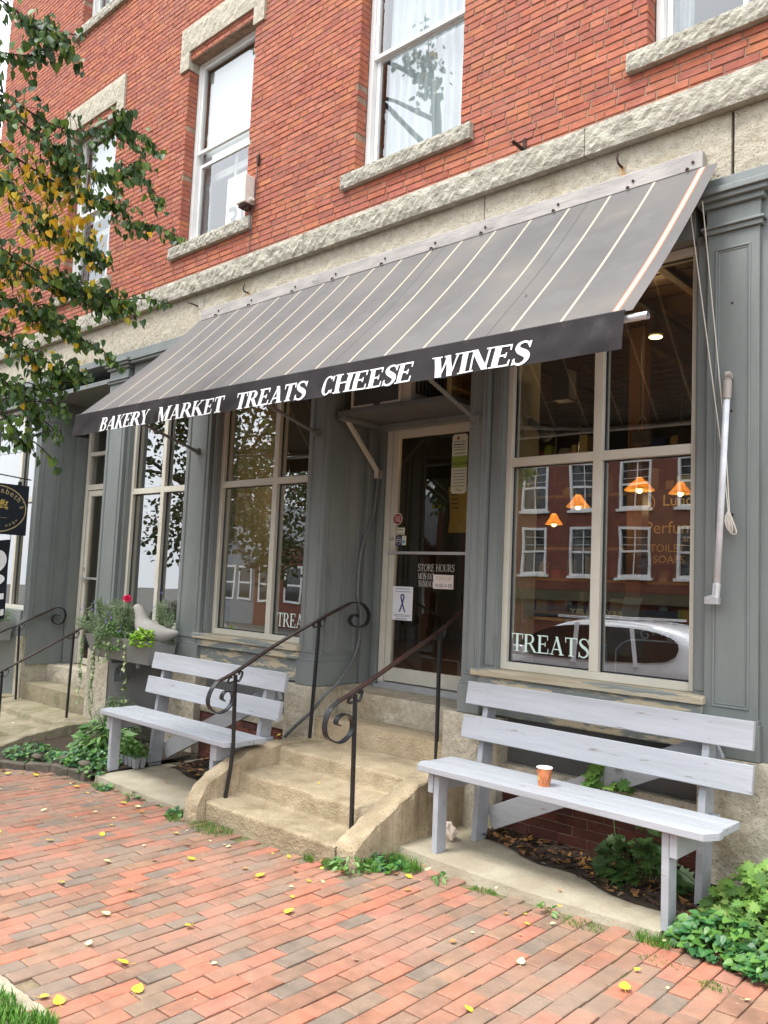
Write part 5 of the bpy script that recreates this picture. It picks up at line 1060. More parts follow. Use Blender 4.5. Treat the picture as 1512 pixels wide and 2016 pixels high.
t = thing('crumpled_paper', (-3.20, -.30, .06), 'crumpled pinkish paper bag lying between the steps and the cup bench', 'litter'); m = MB(); m.blob((-3.20, -.36, .105), (.075, .05, .06), 6, .32); build('paper', m, 'crumple', t)

# leaf litter under the benches and fallen leaves
m = MB(); lg = MB()
def litter(x0, x1, yf, yb, z, n):
    lg.grid(lambda u, v: wob((x0 + (x1 - x0) * u, yf(u) + (yb - yf(u)) * v, z + .004 + .018 * v), .012, 11), 46, 12)
    for i in range(n):
        u = rnd.random(); x = x0 + (x1 - x0) * u; y = yf(u) + (yb - yf(u)) * rnd.random() ** .8 - (.03 if rnd.random() < .2 else 0); s_ = rnd.choice((.015, .02, .03, .05))
        leaf(m, (x, y, z + .010 + rnd.uniform(0, .02)), Vector((rnd.uniform(-1, 1), rnd.uniform(-1, 1), .1)), Vector((rnd.uniform(-.5, .5), rnd.uniform(-.5, .5), 1)), s_, rnd.choice(('oval', 'heart', 'lobed')), .3, .2)
litter(-3.08, -1.40, lambda u: -.16 - .40 * u + .03 * sin(u * 17), .04, .056, 900); litter(-6.2, -5.0, lambda u: -.42 - .10 * u + .03 * sin(u * 13), .04, -.036, 300)
build('soil_drift', lg, 'soil', kind='structure'); build('leaf_litter', m, 'litter', label='brown dead leaves and dirt gathered under the benches', kind='stuff')
protos = {}
for k_, (shape, mt, sz) in {'y': ('heart', 'leaffall', .062), 't': ('lobed', 'leaffall2', .07), 'p': ('heart', 'leafpale', .055)}.items():
    m = MB(); r2 = random.Random(11); leaf(m, (0, -.4 * sz, .004), (0, 1, .10), (0, 0, 1), sz, shape, .28, -.22); m.tube([(0, -.4 * sz, .004), (.004, -.8 * sz, .003), (.010, -1.1 * sz, .006)], .0011, 4)
    o = build('fallen_leaf', m, mt); protos[k_] = o
L_ = [('y', -3.36, -1.38), ('t', -3.10, -.95), ('y', -3.02, -.93), ('p', -2.92, -.88), ('t', -3.30, -.80), ('y', -3.33, -1.14), ('t', -3.22, -1.05), ('p', -2.10, -.93), ('y', -2.12, -.83), ('p', -1.98, -1.40), ('y', -1.55, -1.30), ('p', -1.15, -1.05), ('y', -4.60, -1.40), ('y', -3.60, -1.52), ('y', -3.75, -1.18), ('p', -4.35, -1.48), ('p', -4.15, -1.32), ('t', -3.55, -1.10), ('y', -4.1, -1.63),
     ('y', -5.5, -1.25), ('p', -5.35, -1.22), ('t', -5.85, -1.18), ('y', -6.2, -1.25), ('p', -6.35, -1.5), ('y', -6.8, -1.30), ('t', -6.9, -1.25), ('y', -6.95, -1.35), ('p', -5.2, -1.5), ('y', -4.9, -1.75), ('p', -5.7, -1.75), ('y', -5.05, -1.6), ('t', -5.2, -1.28), ('y', -6.1, -1.75), ('p', -6.5, -1.72), ('y', -5.0, -2.05), ('p', -4.4, -2.0), ('y', -3.9, -2.15), ('p', -3.7, -2.4), ('y', -3.3, -2.2), ('y', -4.25, -2.35), ('p', -3.45, -2.62), ('y', -3.17, -2.62), ('p', -2.9, -2.35), ('y', -2.92, -2.70), ('t', -2.80, -3.02), ('y', -3.12, -2.985), ('y', -3.05, -2.96), ('p', -2.84, -3.1), ('y', -5.4, -2.2), ('p', -3.95, -1.9), ('y', -3.1, -1.75), ('p', -2.5, -1.9), ('y', -1.9, -1.9), ('y', -6.7, -1.9), ('p', -7.0, -1.6), ('t', -7.15, -1.42), ('y', -7.0, -1.44), ('p', -1.6, -2.2), ('y', -2.2, -2.7)]
D_ = {'y': ('bright yellow fallen leaf lying flat on the brick sidewalk', 'yellow leaves fallen on the sidewalk'), 't': ('tan curled fallen leaf lying on the paving', 'tan leaves fallen on the paving'), 'p': ('pale cream fallen leaf lying on the brick sidewalk', 'pale leaves fallen on the sidewalk')}
first = {}
def put(k_, x, y, z, lab=None, grp=None):
    if k_ not in first: o = protos[k_]; first[k_] = o
    else: o = protos[k_].copy(); col.objects.link(o)
    o.location = (x, y, z); o.rotation_euler = (rnd.uniform(-.15, .15), rnd.uniform(-.15, .15), rnd.uniform(0, 6.28)); s_ = rnd.uniform(.38, .80) * (.6 if len(L_) and (x, y) not in {(q[1], q[2]) for q in L_[:59]} and y < 0 else 1); o.scale = (s_, s_, s_)
    tag(o, lab or D_[k_][0], 'leaf', grp or D_[k_][1])
for i in range(46):   # small bits blown against the steps and slabs
    x = rnd.uniform(-6.9, -1.4); y = (-1.14 if x < -3.3 else -.80) - abs(rnd.gauss(0, .35)) - .02; L_.append((rnd.choice('tppyt'), x, y))
for k_, x, y in L_: put(k_, x, y, zg(x) + .004 + (.05 if (y > -.9 and x > -3.3) else 0))
put('y', -4.1, -.62, .262, 'yellow fallen leaf on the middle tread of the tan steps'); put('p', -2.86, -.30, .56, None, None) if False else None
put('y', -4.45, -.26, .43, 'yellow fallen leaf on the top landing of the tan steps'); put('t', -3.75, -.16, .437, 'tan fallen leaf on the landing near the right handrail post')
put('t', -9.3, .0, .06, 'tan fallen leaf on the mossy left landing'); put('p', -8.95, -.55, -.045, 'pale fallen leaf on the lower tread of the mossy left steps')
put('t', -2.25, -.60, .060, 'small tan leaf lying on the right concrete slab'); put('t', -5.75, -.72, -.03, 'tan fallen leaf on the left concrete slab'); put('y', -5.65, -.66, -.03, 'yellow fallen leaf on the left concrete slab')
put('p', -6.05, -.80, .462, 'pale fallen leaf on the seat of the left bench')
o = put('y', -5.12, -.10, .37, 'yellow leaf at the end of the grey hose'); 
ox, ov = -2.42, .72; P = canopy(ox, ov); put('p', P.x, P.y, P.z + .006, 'pale fallen leaf resting on the awning cloth'); 

# ================================================================== the linden at the kerb, its boughs hang into view
tr = thing('linden_tree', (-8.3, -4.9, -.15), 'linden tree by the kerb with green and yellow autumn leaves hanging into view', 'tree')
m = MB(); m.tube(smooth_path([(-8.3, -4.9, -.4), (-8.28, -4.9, 1.0), (-8.2, -4.85, 2.6), (-8.0, -4.8, 4.4), (-7.9, -4.8, 6.5), (-8.0, -4.7, 9.5)], 4), [.24 - .009 * i for i in range(21)], 14); build('trunk', m, 'bark', tr, smooth=True)
limbs = MB(); tw = MB(); lf = MB(); ly = MB()
B = [[(-4.72, -2.96, 4.91), (-4.81, -2.66, 4.93), (-4.89, -2.47, 5.01)],
 [(-5.0, -2.92, 4.71), (-5.02, -2.56, 4.85), (-4.99, -2.33, 5.14)],
 [(-4.96, -2.86, 4.54), (-5.06, -2.41, 4.5), (-5.1, -2.08, 4.59), (-5.07, -1.77, 4.8)],
 [(-4.86, -2.77, 4.35), (-5.0, -2.36, 4.33), (-5.12, -1.98, 4.34), (-5.11, -1.6, 4.56)],
 [(-5.11, -2.66, 4.24), (-5.24, -2.23, 4.22), (-5.31, -1.79, 4.27), (-5.45, -1.41, 4.17)],
 [(-5.13, -2.63, 4.06), (-5.28, -2.3, 3.96), (-5.39, -1.99, 3.92), (-5.49, -1.7, 3.89)],
 [(-5.13, -2.6, 3.61), (-5.28, -2.23, 3.59), (-5.38, -1.81, 3.56), (-5.37, -1.50, 3.56)],
 [(-5.36, -2.5, 3.61), (-5.4, -2.1, 3.59), (-5.43, -1.75, 3.63), (-5.46, -1.50, 3.63)],
 [(-5.42, -2.44, 3.15), (-5.56, -2.17, 3.14), (-5.7, -1.88, 3.08), (-5.75, -1.55, 3.13)],
 [(-5.6, -2.35, 2.92), (-5.71, -2.11, 2.81), (-5.84, -1.93, 2.67)],
 [(-5.63, -2.32, 2.72), (-5.76, -2.14, 2.59), (-5.9, -2.0, 2.48)],
 [(-5.35, -2.62, 3.42), (-5.42, -2.25, 3.37), (-5.49, -1.97, 3.36), (-5.6, -1.71, 3.25)],
 [(-5.71, -2.49, 2.8), (-5.79, -2.19, 2.91), (-5.88, -1.89, 2.91)]]
def spray(pts, n, spread, size, yfrac=0.0, fine=True, twr=.006):
    Q = smooth_path(pts, 6); tw.tube(Q, [twr * (1 - .7 * i / (len(Q) - 1)) + .001 for i in range(len(Q))], 5)
    for i in range(n):
        k = rnd.randrange(len(Q)); q = Q[k]; off = rdir(-.25) * rnd.uniform(.0, spread) * (1 - .35 * k / len(Q)); p = q + off
        if fine and i % 4 == 0: tw.tube([q, q + off * .55 + Vector((0, 0, .02)), p], .0022, 4)
        mb = ly if rnd.random() < yfrac else lf
        leaf(mb, p, Vector((off.x * 2, off.y * 2, -.55)).normalized() + rdir() * .45, Vector((rnd.uniform(-.6, .6), -.5 + rnd.uniform(-.6, .6), .8)), size * rnd.uniform(.6, 1.3), 'heart', rnd.uniform(.05, .5), rnd.uniform(-.1, .4))
base = [Vector((-7.9, -4.8, z)) for z in (5.6, 5.4, 5.0, 4.8, 4.6, 4.4, 4.0, 4.1, 3.6, 3.3, 3.1, 3.8, 3.2)]
dens = [110, 120, 200, 260, 270, 230, 240, 190, 200, 100, 80, 220, 80]
yf = [.0, .0, .01, .03, .04, .03, .04, .03, .05, .01, .0, .03, .02]
HUB = [Vector((-5.75, -3.45, 4.65)), Vector((-5.95, -3.30, 3.55))]
for h_, (s0, s1) in zip(HUB, ((Vector((-7.95, -4.8, 4.6)), Vector((-6.9, -4.0, 5.0))), (Vector((-8.05, -4.82, 3.7)), Vector((-7.0, -3.9, 3.9))))): limbs.tube(smooth_path([s0, s1, h_], 6), [.075 - .0042 * i for i in range(13)], 9)
for b, s_, d_, y_ in zip(B, base, dens, yf):
    b = b[:-1] + [tuple(Vector(b[-1]).lerp(Vector(b[-2]), .42))]
    st = Vector(b[0]); h_ = HUB[0] if st.z > 3.95 else HUB[1]; md = h_.lerp(st, .5) + Vector((rnd.uniform(-.1, .1), rnd.uniform(-.1, .1), rnd.uniform(-.05, .15)))
    limbs.tube(smooth_path([h_, md, st], 5), [.024 - .0016 * i for i in range(11)], 6); spray([h_, md, st], 70, .24, .052, y_)
    spray(b, d_, .17, .050, y_)
    for k in range(3):   # side twigs
        q = Vector(rnd.choice(b[1:])); e = q + Vector((rnd.uniform(-.15, .2), rnd.uniform(.0, .35), rnd.uniform(-.22, .12))); spray([q, q.lerp(e, .5) + Vector((0, 0, .03)), e], int(d_ * .16) + 4, .10, .050, y_)
# tighter clumps of yellow leaves, seen in the photo near the left edge
for c, n in (((-5.22, -2.22, 4.10), 46), ((-5.27, -2.08, 3.98), 46), ((-5.10, -2.45, 4.12), 34), ((-5.16, -2.52, 3.84), 34), ((-5.33, -2.42, 3.62), 44), ((-5.28, -2.40, 3.50), 24), ((-5.56, -2.33, 3.20), 26), ((-5.36, -2.0, 3.94), 26)):
    for i in range(int(n * 1.15)):
        p = Vector(c) + Vector((.04 + rnd.gauss(0, .08), -.05 + rnd.gauss(0, .14), rnd.gauss(0, .10))); leaf(ly, p, Vector((rnd.uniform(-.5, .5), rnd.uniform(-.5, .5), -.8)), Vector((rnd.uniform(-.5, .5), -.6, .6)), rnd.uniform(.038, .058), 'heart', .25, .2)
# the rest of the crown, out of frame but mirrored in the glass
for i in range(38):
    a = rnd.uniform(0, 2 * pi); r_ = rnd.uniform(.8, 2.9); z = rnd.uniform(3.4, 10.8); c = Vector((-8.6 + r_ * cos(a) * 1.1, -5.1 + r_ * sin(a), z))
    if c.x > -5.9 and z < 5.4: continue
    s_ = Vector((-8.05, -4.8, max(2.8, z - 1.0))); limbs.tube(smooth_path([s_, s_.lerp(c, .5) + Vector((0, 0, .2)), c], 4), [.05 - .005 * k for k in range(9)], 6)
    for k in range(4): e = c + rdir() * rnd.uniform(.3, .7); spray([s_.lerp(c, .75), c, e], 44, .36, .085, .06, False, .008)
build('limb', limbs, 'bark', tr); build('twigs', tw, 'twig', tr); cr_ = build('crown', lf, 'leafg', tr); build('yellow_leaves', ly, 'leafy', cr_, label='yellow autumn leaves among the green crown')

def far_tree(name, x, y, h, r_, label, n=2600, dense=1):
    t = thing(name, (x, y, -.4), label, 'tree'); m = MB(); m.tube(smooth_path([(x, y, -.8), (x + .1, y, h * .3), (x, y + .1, h * .75)], 4), [.2 - .018 * i for i in range(9)], 10); tr_ = MB(); tr_ = m
    f = MB()
    cl_ = [(Vector((x + rnd.gauss(0, r_ * .42), y + rnd.gauss(0, r_ * .42), h * .62 + rnd.gauss(0, h * .17))), rnd.uniform(.5, 1.0) * r_ * .42) for i in range(26)]
    for c, q in cl_:
        s_ = Vector((x, y, h * rnd.uniform(.3, .55))); m.tube([s_, s_.lerp(c, .5) + Vector((0, 0, .15)), c], [.06, .04, .015], 6)
        for i in range(n // 26): d = rdir(); p = c + d * q * rnd.uniform(.3, 1.1); leaf(f, p, d + rdir() * .6, rdir(.4), rnd.uniform(.06, .12), 'heart', .2, .1)
    build('trunk', m, 'bark', t); build('crown', f, 'leafd', t); return t
far_tree('street_tree', -15.0, -6.0, 8.6, 3.3, 'leafy street tree further down the kerb, mirrored in the left shop windows', 15000)
far_tree('street_tree', -5.5, -13.9, 6.0, 1.7, 'small tree in front of the brick building across the street', 1800)
far_tree('street_tree', 1.5, -14.0, 9.5, 2.6, 'tall tree across the street mirrored in the upper windows', 6000)
far_tree('street_tree', -19.6, -13.9, 9.5, 3.2, 'tree in front of the grey house across the street', 8000)

# ================================================================== across the street (seen mirrored in the glass)
ob = thing('far_brick_building', (-8, -20, -.4), 'red brick gallery building across the street with white sash windows', 'building'); F = -16.2
W_ = [(xc, zc) for xc in (-2.0, -4.4, -6.6, -8.2, -9.85, -11.4, -13.0, -15.0) for zc in (2.75, 4.55)]
m = MB(); m.box(-17.5, .5, F - 6, F - .06, -.6, 6.2)
zr = [(2.05, 3.45), (3.95, 5.3)]
xs_ = sorted({-17.5, .5} | {v for xc, _ in W_ for v in (xc - .45, xc + .45)})
for i in range(len(xs_) - 1):
    xm = (xs_[i] + xs_[i + 1]) / 2; isw = any(abs(xm - xc) < .45 for xc, _ in W_)
    for a, b in ([(1.65, 2.05), (3.45, 3.95), (5.3, 6.2)] if isw else [(1.65, 6.2)]): m.box(xs_[i], xs_[i + 1], F - .06, F, a, b)
build('brick_front', m, 'farbrick', ob)
m = MB(); m.box(-17.6, .6, F - .1, F + .12, 1.35, 1.64); m.box(-17.7, .7, F - .2, F + .3, 6.2, 6.5); build('cornice', m, 'wallin', ob)
m = MB(); m.box(-17.5, .5, F - .04, F + .02, -.5, .1)
for x in (-17.4, -14.6, -11.9, -9.1, -6.4, -3.6, -.9, .3): m.box(x, x + .22, F - .06, F + .04, -.5, 1.35)
build('shop_front', m, 'paintd', ob)
for i, (xc, _) in enumerate(W_):
    a, b = zr[i % 2]; m = MB(); ring(m, xc - .45, xc + .45, a, b, .07, F - .05, F + .03); m.box(xc - .38, xc + .38, F - .04, F + .01, (a + b) / 2 - .03, (a + b) / 2 + .03); m.box(xc - .012, xc + .012, F - .035, F, a + .07, b - .07); m.box(xc - .52, xc + .52, F - .02, F + .08, a - .07, a); wo = build('window', m, 'white', ob)
    g = MB(); g.box(xc - .38, xc + .38, F - .058, F - .05, a + .07, b - .07); build('pane', g, 'carglass', wo)
    g = MB()
    for q in (.22, .44): g.box(xc - .38, xc + .38, F - .036, F - .006, b - .07 - q, b - .058 - q)
    build('glazing_bar', g, 'white', wo)
m = MB(); m.box(-11.05, -10.72, F + .05, F + .12, 1.9, 5.9); vs_ = build('blade_board', m, 'black', ob)
for i, c in enumerate('WINES  BAY  GALLERY'): 
    if c != ' ': sans('board_letter', c, .22, Matrix.Translation((-10.885, F + .125, 5.6 - i * .19)) @ Matrix(((-1, 0, 0, 0), (0, 0, 1, 0), (0, 1, 0, 0), (0, 0, 0, 1))), 'letter', ob)
m = MB(); m.box(-13.2, -8.5, F + .06, F + .1, .86, 1.22); build('fascia_board', m, 'black', ob)
sans('fascia_letters', 'BAY GALLERY', .26, Matrix.Translation((-10.9, F + .105, .95)) @ Matrix(((-1, 0, 0, 0), (0, 0, 1, 0), (0, 1, 0, 0), (0, 0, 0, 1))), 'goldd', ob)
def house(name, x0, x1, yf, h, rh, mt, label, gable_x=True):
    t = thing(name, ((x0 + x1) / 2, yf - 3, -.6), label, 'house'); m = MB(); m.box(x0, x1, yf - 7, yf, -1.6, h); xm = (x0 + x1) / 2
    if gable_x: m.prism([(x0, yf, h), (x1, yf, h), (xm, yf, h + rh)], (0, -7, 0))
    build('wall', m, mt, t); m = MB()
    if gable_x:
        m.plank((xm, yf + .25, h + rh + .1), (xm, yf - 7.2, h + rh + .1), .3, .1, (1, 0, 0))
        for a, b in ((x0 - .3, xm), (xm, x1 + .3)):
            za, zb_ = (h - .15, h + rh + .1) if a < xm else (h + rh + .1, h - .15); m.prism([(a, yf + .3, za), (b, yf + .3, zb_), (b, yf + .3, zb_ + .15), (a, yf + .3, za + .15)], (0, -7.6, 0))
    build('roof', m, 'roofs', t); m = MB()
    for k in range(3):
        for z in (.6, 3.2):
            if z + 1.5 > h: continue
            xx = x0 + (x1 - x0) * (k + .5) / 3; ring(m, xx - .5, xx + .5, z, z + 1.5, .09, yf - .02, yf + .05); m.box(xx - .4, xx + .4, yf - .02, yf + .03, z + .7, z + .78)
    w_ = build('window', m, 'white', t); m = MB()
    for k in range(3):
        for z in (.6, 3.2):
            if z + 1.5 > h: continue
            xx = x0 + (x1 - x0) * (k + .5) / 3; m.box(xx - .42, xx + .42, yf - .01, yf + .012, z + .08, z + 1.42)
    build('pane', m, 'carglass', w_); return t
house('clapboard_house', -38, -31, -22, 3.4, 2.0, 'clap', 'grey clapboard house with a gable across the street')
house('clapboard_house', -32.0, -28.2, -18, 2.3, 1.3, 'clap', 'smaller grey gabled house beside the low brick house')
house('brick_house', -27.6, -22.6, -17.5, 2.1, 1.0, 'farbrick', 'low red brick house with a shallow gable across the street')
house('brick_house', -22.3, -18, -16.5, 3.0, 1.8, 'farbrick', 'low gabled red brick house beside the gallery building')
# utility wires over the street
t = thing('utility_wires', (-10, -9, 7), 'three sagging overhead wires along the street', 'wires')
for k, (y, z) in enumerate(((-9.0, 8.0), (-9.3, 8.7), (-9.6, 9.6))):
    m = MB(); m.tube([(-45 + 65 * i / 30, y - .3 * sin(i * .1), z - .7 * sin(pi * ((i / 10) % 1))) for i in range(31)], .02, 5); build('wire', m, 'iron', t)

# ================================================================== parked white car at the kerb
car = thing('parked_car', (-6.7, -7.5, -.45), 'white sport utility car parked at the kerb, mirrored in the right shop window', 'car'); GZ = -.47; CX = -6.50; CYC = -7.3
sect = [  # x along (front negative), roof z, belt z, half width at roof, half width belt
 (-2.35, .62, .55, .55, .62), (-2.25, .86, .74, .68, .80), (-1.9, 1.00, .88, .74, .90), (-1.2, 1.10, .98, .78, .94), (-.85, 1.20, 1.02, .72, .95), (-.35, 1.54, 1.0, .70, .95), (.1, 1.70, 1.0, .72, .95), (.7, 1.73, 1.0, .73, .95), (1.3, 1.71, 1.02, .73, .95), (1.85, 1.64, 1.04, .70, .94), (2.25, 1.34, 1.04, .72, .92), (2.32, 1.08, 1.00, .72, .88), (2.38, .70, .66, .74, .84)]
m = MB(); ns = 12
def ring_pts(s_):
    x, zr_, zb_, wr_, wb_ = s_; P = [(-wb_ * .96, .28), (-wb_, .55), (-wb_, zb_ - .08), (-wb_ * .985, zb_), (-(wr_ * .9 + wb_ * .1), zr_ - .09), (-wr_ * .85, zr_ - .02), (0, zr_ + .01)]
    return [(CX + x, CYC + y, GZ + z) for y, z in P] + [(CX + x, CYC - y, GZ + z) for y, z in P[-2::-1]]
R = [ring_pts(s_) for s_ in sect]; n_ = len(R[0]); m.add([p for r_ in R for p in r_], [(i * n_ + k, (i + 1) * n_ + k, (i + 1) * n_ + k + 1, i * n_ + k + 1) for i in range(len(R) - 1) for k in range(n_ - 1)] + [tuple(range(n_)), tuple((len(R) - 1) * n_ + k for k in range(n_))[::-1]])
o = build('body', m, 'carpaint', car, smooth=True); b_ = o.modifiers.new('s', 'SUBSURF'); b_.levels = 1; b_.render_levels = 2
for s_ in (1, -1):
    def side(x, z): wv = .95 - (z - 1.0) / .70 * .24; return (CX + x, CYC + s_ * (wv + .012), GZ + z)
    m = MB(); m.poly(smooth_path([side(-.90, 1.10), side(-.36, 1.46), side(.20, 1.585), side(.95, 1.60), side(1.50, 1.56), side(1.86, 1.42), side(1.72, 1.17), side(.6, 1.10), side(-.90, 1.10)], 3)[:-1]); build('side_window', m, 'carglass', car)
    m = MB(); m.plank(side(.30, 1.03), side(.24, 1.62), .07, .03, (1, 0, 0)); m.plank(side(1.30, 1.05), side(1.15, 1.60), .06, .03, (1, 0, 0)); build('door_pillar', m, 'carpaint', car)
    m = MB(); m.tube([(CX - .15, CYC + s_ * .62, GZ + 1.70), (CX + 1.4, CYC + s_ * .62, GZ + 1.72)], .018, 6); build('roof_rail', m, 'alu', car)
    for xw in (-1.45, 1.45):
        m = MB(); m.tube([(CX + xw, CYC + s_ * .80, GZ + .35), (CX + xw, CYC + s_ * .98, GZ + .35)], .35, 24); w_ = build('wheel', m, 'tyre', car, bevel=.02); m = MB(); m.tube([(CX + xw, CYC + s_ * .975, GZ + .35), (CX + xw, CYC + s_ * .99, GZ + .35)], .21, 12); build('rim', m, 'alu', w_)
    m = MB(); m.box(CX - .72, CX - .50, CYC + s_ * .97, CYC + s_ * 1.12, GZ + 1.08, GZ + 1.22); build('mirror', m, 'carpaint', car, bevel=.03)
    m = MB(); m.box(CX - 2.2, CX + 2.2, CYC + s_ * .93, CYC + s_ * .965, GZ + .28, GZ + .42); build('sill_trim', m, 'tyre', car)

# ================================================================== inside the bakery
def pendant(x, y, z, r_, label, glow=9):
    t = thing('pendant_lamp', (x, y, z), label, 'lamp', 'pendant lamps with cone glass shades'); m = MB(); r_ *= .86; m.lathe([(.02, .105), (.035, .085), (r_ * .55, .055), (r_, .0), (r_ * .96, -.003), (r_ * .5, .045), (.03, .075)], (x, y, z), 24); build('lamp_shade', m, 'lampglass', t, smooth=True)
    m = MB(); m.lathe([(.001, -.03), (.018, -.022), (.024, -.005), (.018, .02), (.010, .05)], (x, y, z + .005), 14); build('bulb', m, 'bulb', t, smooth=True); m = MB(); m.tube([(x, y, z + .1), (x, y, 3.97)], .005, 5); build('cord', m, 'iron', t)
    ld = bpy.data.lights.new('lamp_light', 'POINT'); ld.energy = glow * .22; ld.color = (1, .66, .32); ld.shadow_soft_size = .05; lo = bpy.data.objects.new('lamp_light', ld); col.objects.link(lo); lo.parent = t; lo.location = (0, 0, -.09)
    return t
pendant(-3.35, 1.5, 2.34, .115, 'cone glass pendant lamp in the left pane of the right shop window'); pendant(-4.10, 2.4, 2.28, .10, 'smaller cone glass pendant lamp, lower left in the right shop window')
pendant(-2.86, 1.6, 2.47, .14, 'brightest cone glass pendant lamp in front of the perfume sign', 14); pendant(-2.85, 2.4, 2.53, .12, 'cone glass pendant lamp near the right edge of the right shop window'); pendant(-5.3, 3.2, 2.2, .11, 'far pendant lamp deep in the shop behind the right window')
pendant(-6.2, 1.2, 2.5, .12, 'pendant lamp behind the left shop window', 9); pendant(-4.3, 2.2, 3.1, .12, 'pendant lamp above the door seen through the transom', 60)
pendant(-9.6, 1.3, 2.1, .10, 'upper pendant lamp behind the window beside the window box', 14); pendant(-9.75, 1.45, 1.65, .10, 'middle pendant lamp behind the window beside the window box', 10); pendant(-9.85, 1.5, 1.25, .10, 'lowest pendant lamp behind the window beside the window box', 10)
t = thing('flood_lamp', (-2.70, 1.5, 3.72), 'lit ceiling flood lamp at the right end of the awning', 'lamp'); m = MB(); m.lathe([(.0, -.02), (.05, -.012), (.058, .0), (.04, .06), (.02, .10), (.02, .16)], (-2.70, 1.5, 3.70), 18); build('lamp_body', m, 'tube', t, smooth=True); m = MB(); m.lathe([(0, 0), (.052, .0)], (-2.70, 1.5, 3.676), 18); m.poly([(-2.70 + .05 * cos(a), 1.5 + .05 * sin(a), 3.674) for a in [i * pi / 9 for i in range(18)]]); build('bulb', m, 'bulb', t)
ld = bpy.data.lights.new('flood_light', 'POINT'); ld.energy = 5; ld.color = (1, .6, .28); ld.shadow_soft_size = .06; lo = bpy.data.objects.new('flood_light', ld); col.objects.link(lo); lo.parent = t; lo.location = (0, 0, -.12)
t = thing('track_rail', (-2.4, 2, 3.9), 'black track light rail on the dark ceiling', 'light track'); m = MB(); m.box(-2.72, -2.68, .5, 5, 3.86, 3.90); m.box(-4.4, -4.36, .5, 5, 3.86, 3.90); build('rail', m, 'iron', t)
t = thing('spotlight', (-3.1, .4, 2.77), 'unlit white spotlight clamped to the left side inside the right shop window', 'spotlight'); m = MB(); m.tube([(-3.15, .40, 2.86), (-3.09, .40, 2.81), (-3.06, .40, 2.785)], [.022, .024, .02], 12); m.tube([(-3.06, .40, 2.785), (-3.0, .40, 2.735)], [.026, .05], 16); m.tube([(-3.0, .40, 2.735), (-2.985, .40, 2.722)], [.052, .045], 16); build('lamp_head', m, 'birdm', t, smooth=True); m = MB(); m.tube([(-3.16, .4, 2.83), (-3.13, .4, 2.84)], .008, 6); build('clamp', m, 'iron', t)
t = thing('string_lights', (-3.1, .3, 2.3), 'thin string of tiny lights hanging inside the right shop window', 'string lights'); m = MB(); P = smooth_path([(-3.12 + .02 * sin(i * 2.1), .30 + .01 * cos(i), 3.5 - i * .16) for i in range(15)], 4); m.tube(P, .0025, 4); build('wire', m, 'cord', t); m = MB()
for p in P[::4]: m.tube([p, p + Vector((.03, 0, -.004))], .004, 5)
build('tiny_bulbs', m, 'cuprim', t)
t = thing('wall_box', (-3.0, .5, 3.3), 'black loudspeaker box with a small lit bulb below it inside the right window', 'speaker'); m = MB(); m.box(-3.06, -2.93, .55, .67, 3.02, 3.24); build('box', m, 'black', t, bevel=.005); m = MB(); m.box(-2.929, -2.925, .56, .66, 3.03, 3.23); build('face', m, 'birdm', t)
t = thing('shelf_unit', (-3.3, 4.4, .79), 'tall wooden shelves of jars and boxes at the back of the shop', 'shelves')
m = MB()
for z in (.95, 1.35, 1.75, 2.12, 2.75, 3.2): m.box(-5.9, -2.0, 4.1, 4.5, z, z + .035)
build('shelf', m, 'shelfw', t); m = MB()
for x in (-5.9, -4.6, -3.3, -2.03): m.box(x, x + .04, 4.1, 4.5, .79, 3.3)
build('upright', m, 'shelfw', t)
GM = ['goldd', 'palegreen', 'redst', 'birdm', 'hose', 'navy', 'goldd', 'shelfw', 'green', 'planter', 'wood', 'tube']; names_ = ['jar', 'box', 'bag']; nn = 0
for z in (.985, 1.385, 1.785, 2.785, 3.235):
    x = -5.8
    while x < -2.15:
        w_ = rnd.uniform(.06, .20); h = rnd.uniform(.10, .30); kd = rnd.choice(names_); mt = rnd.choice(GM); m = MB()
        if rnd.random() < .18: x += w_ + .12; continue
        if kd == 'jar': m.lathe([(0, 0), (w_ * .45, 0), (w_ * .45, h * .75), (w_ * .25, h * .85), (w_ * .28, h), (0, h)], (x + w_ / 2, 4.22, z), 12)
        elif kd == 'box': m.box(x, x + w_, 4.14, 4.32, z, z + h)
        else: m.prism([(x, 4.15, z), (x + w_, 4.15, z), (x + w_ * .95, 4.2, z + h), (x + w_ * .5, 4.2, z + h * 1.08), (x + w_ * .05, 4.2, z + h)], (0, .1, 0))
        build(kd, m, mt, label={'jar': 'jar standing on the back shelves of the shop', 'box': 'small box on the back shelves of the shop', 'bag': 'filled bag on the back shelves of the shop'}[kd], cat=kd, group={'jar': 'jars on the back shelves', 'box': 'boxes on the back shelves', 'bag': 'bags on the back shelves'}[kd]); x += w_ + rnd.uniform(.03, .16)
t = thing('perfume_sign', (-3.6, 3.9, 2.2), 'old dark sign with gold words Perfumes and Toilet Soaps behind the right window', 'sign'); m = MB(); m.box(-4.10, -2.95, 3.95, 3.98, 1.96, 2.78); build('board', m, 'acdark', t)
yy = 3.945
for s_, sz, x, z in (('Lundborg', .17, -3.35, 2.60), ('Perfumes', .19, -3.52, 2.30), ('and', .10, -3.38, 2.21), ('TOILET', .12, -3.62, 2.10), ('SOAPS', .12, -3.60, 1.98)): sans('gold_word', s_, sz, face_out(x, yy, z), 'gold', t)
m = MB(); m.bar([(-3.86 + .095 * cos(a * pi / 14), yy, 2.64 + .095 * sin(a * pi / 14)) for a in range(29)], (0, .003, 0), .012)
for a in (90, 210, 330): m.prism([(-3.86 + .035 * cos(rad(a)) + .032 * cos(q), yy - .001, 2.64 + .035 * sin(rad(a)) + .032 * sin(q)) for q in [i * pi / 6 for i in range(12)]], (0, -.002, 0))
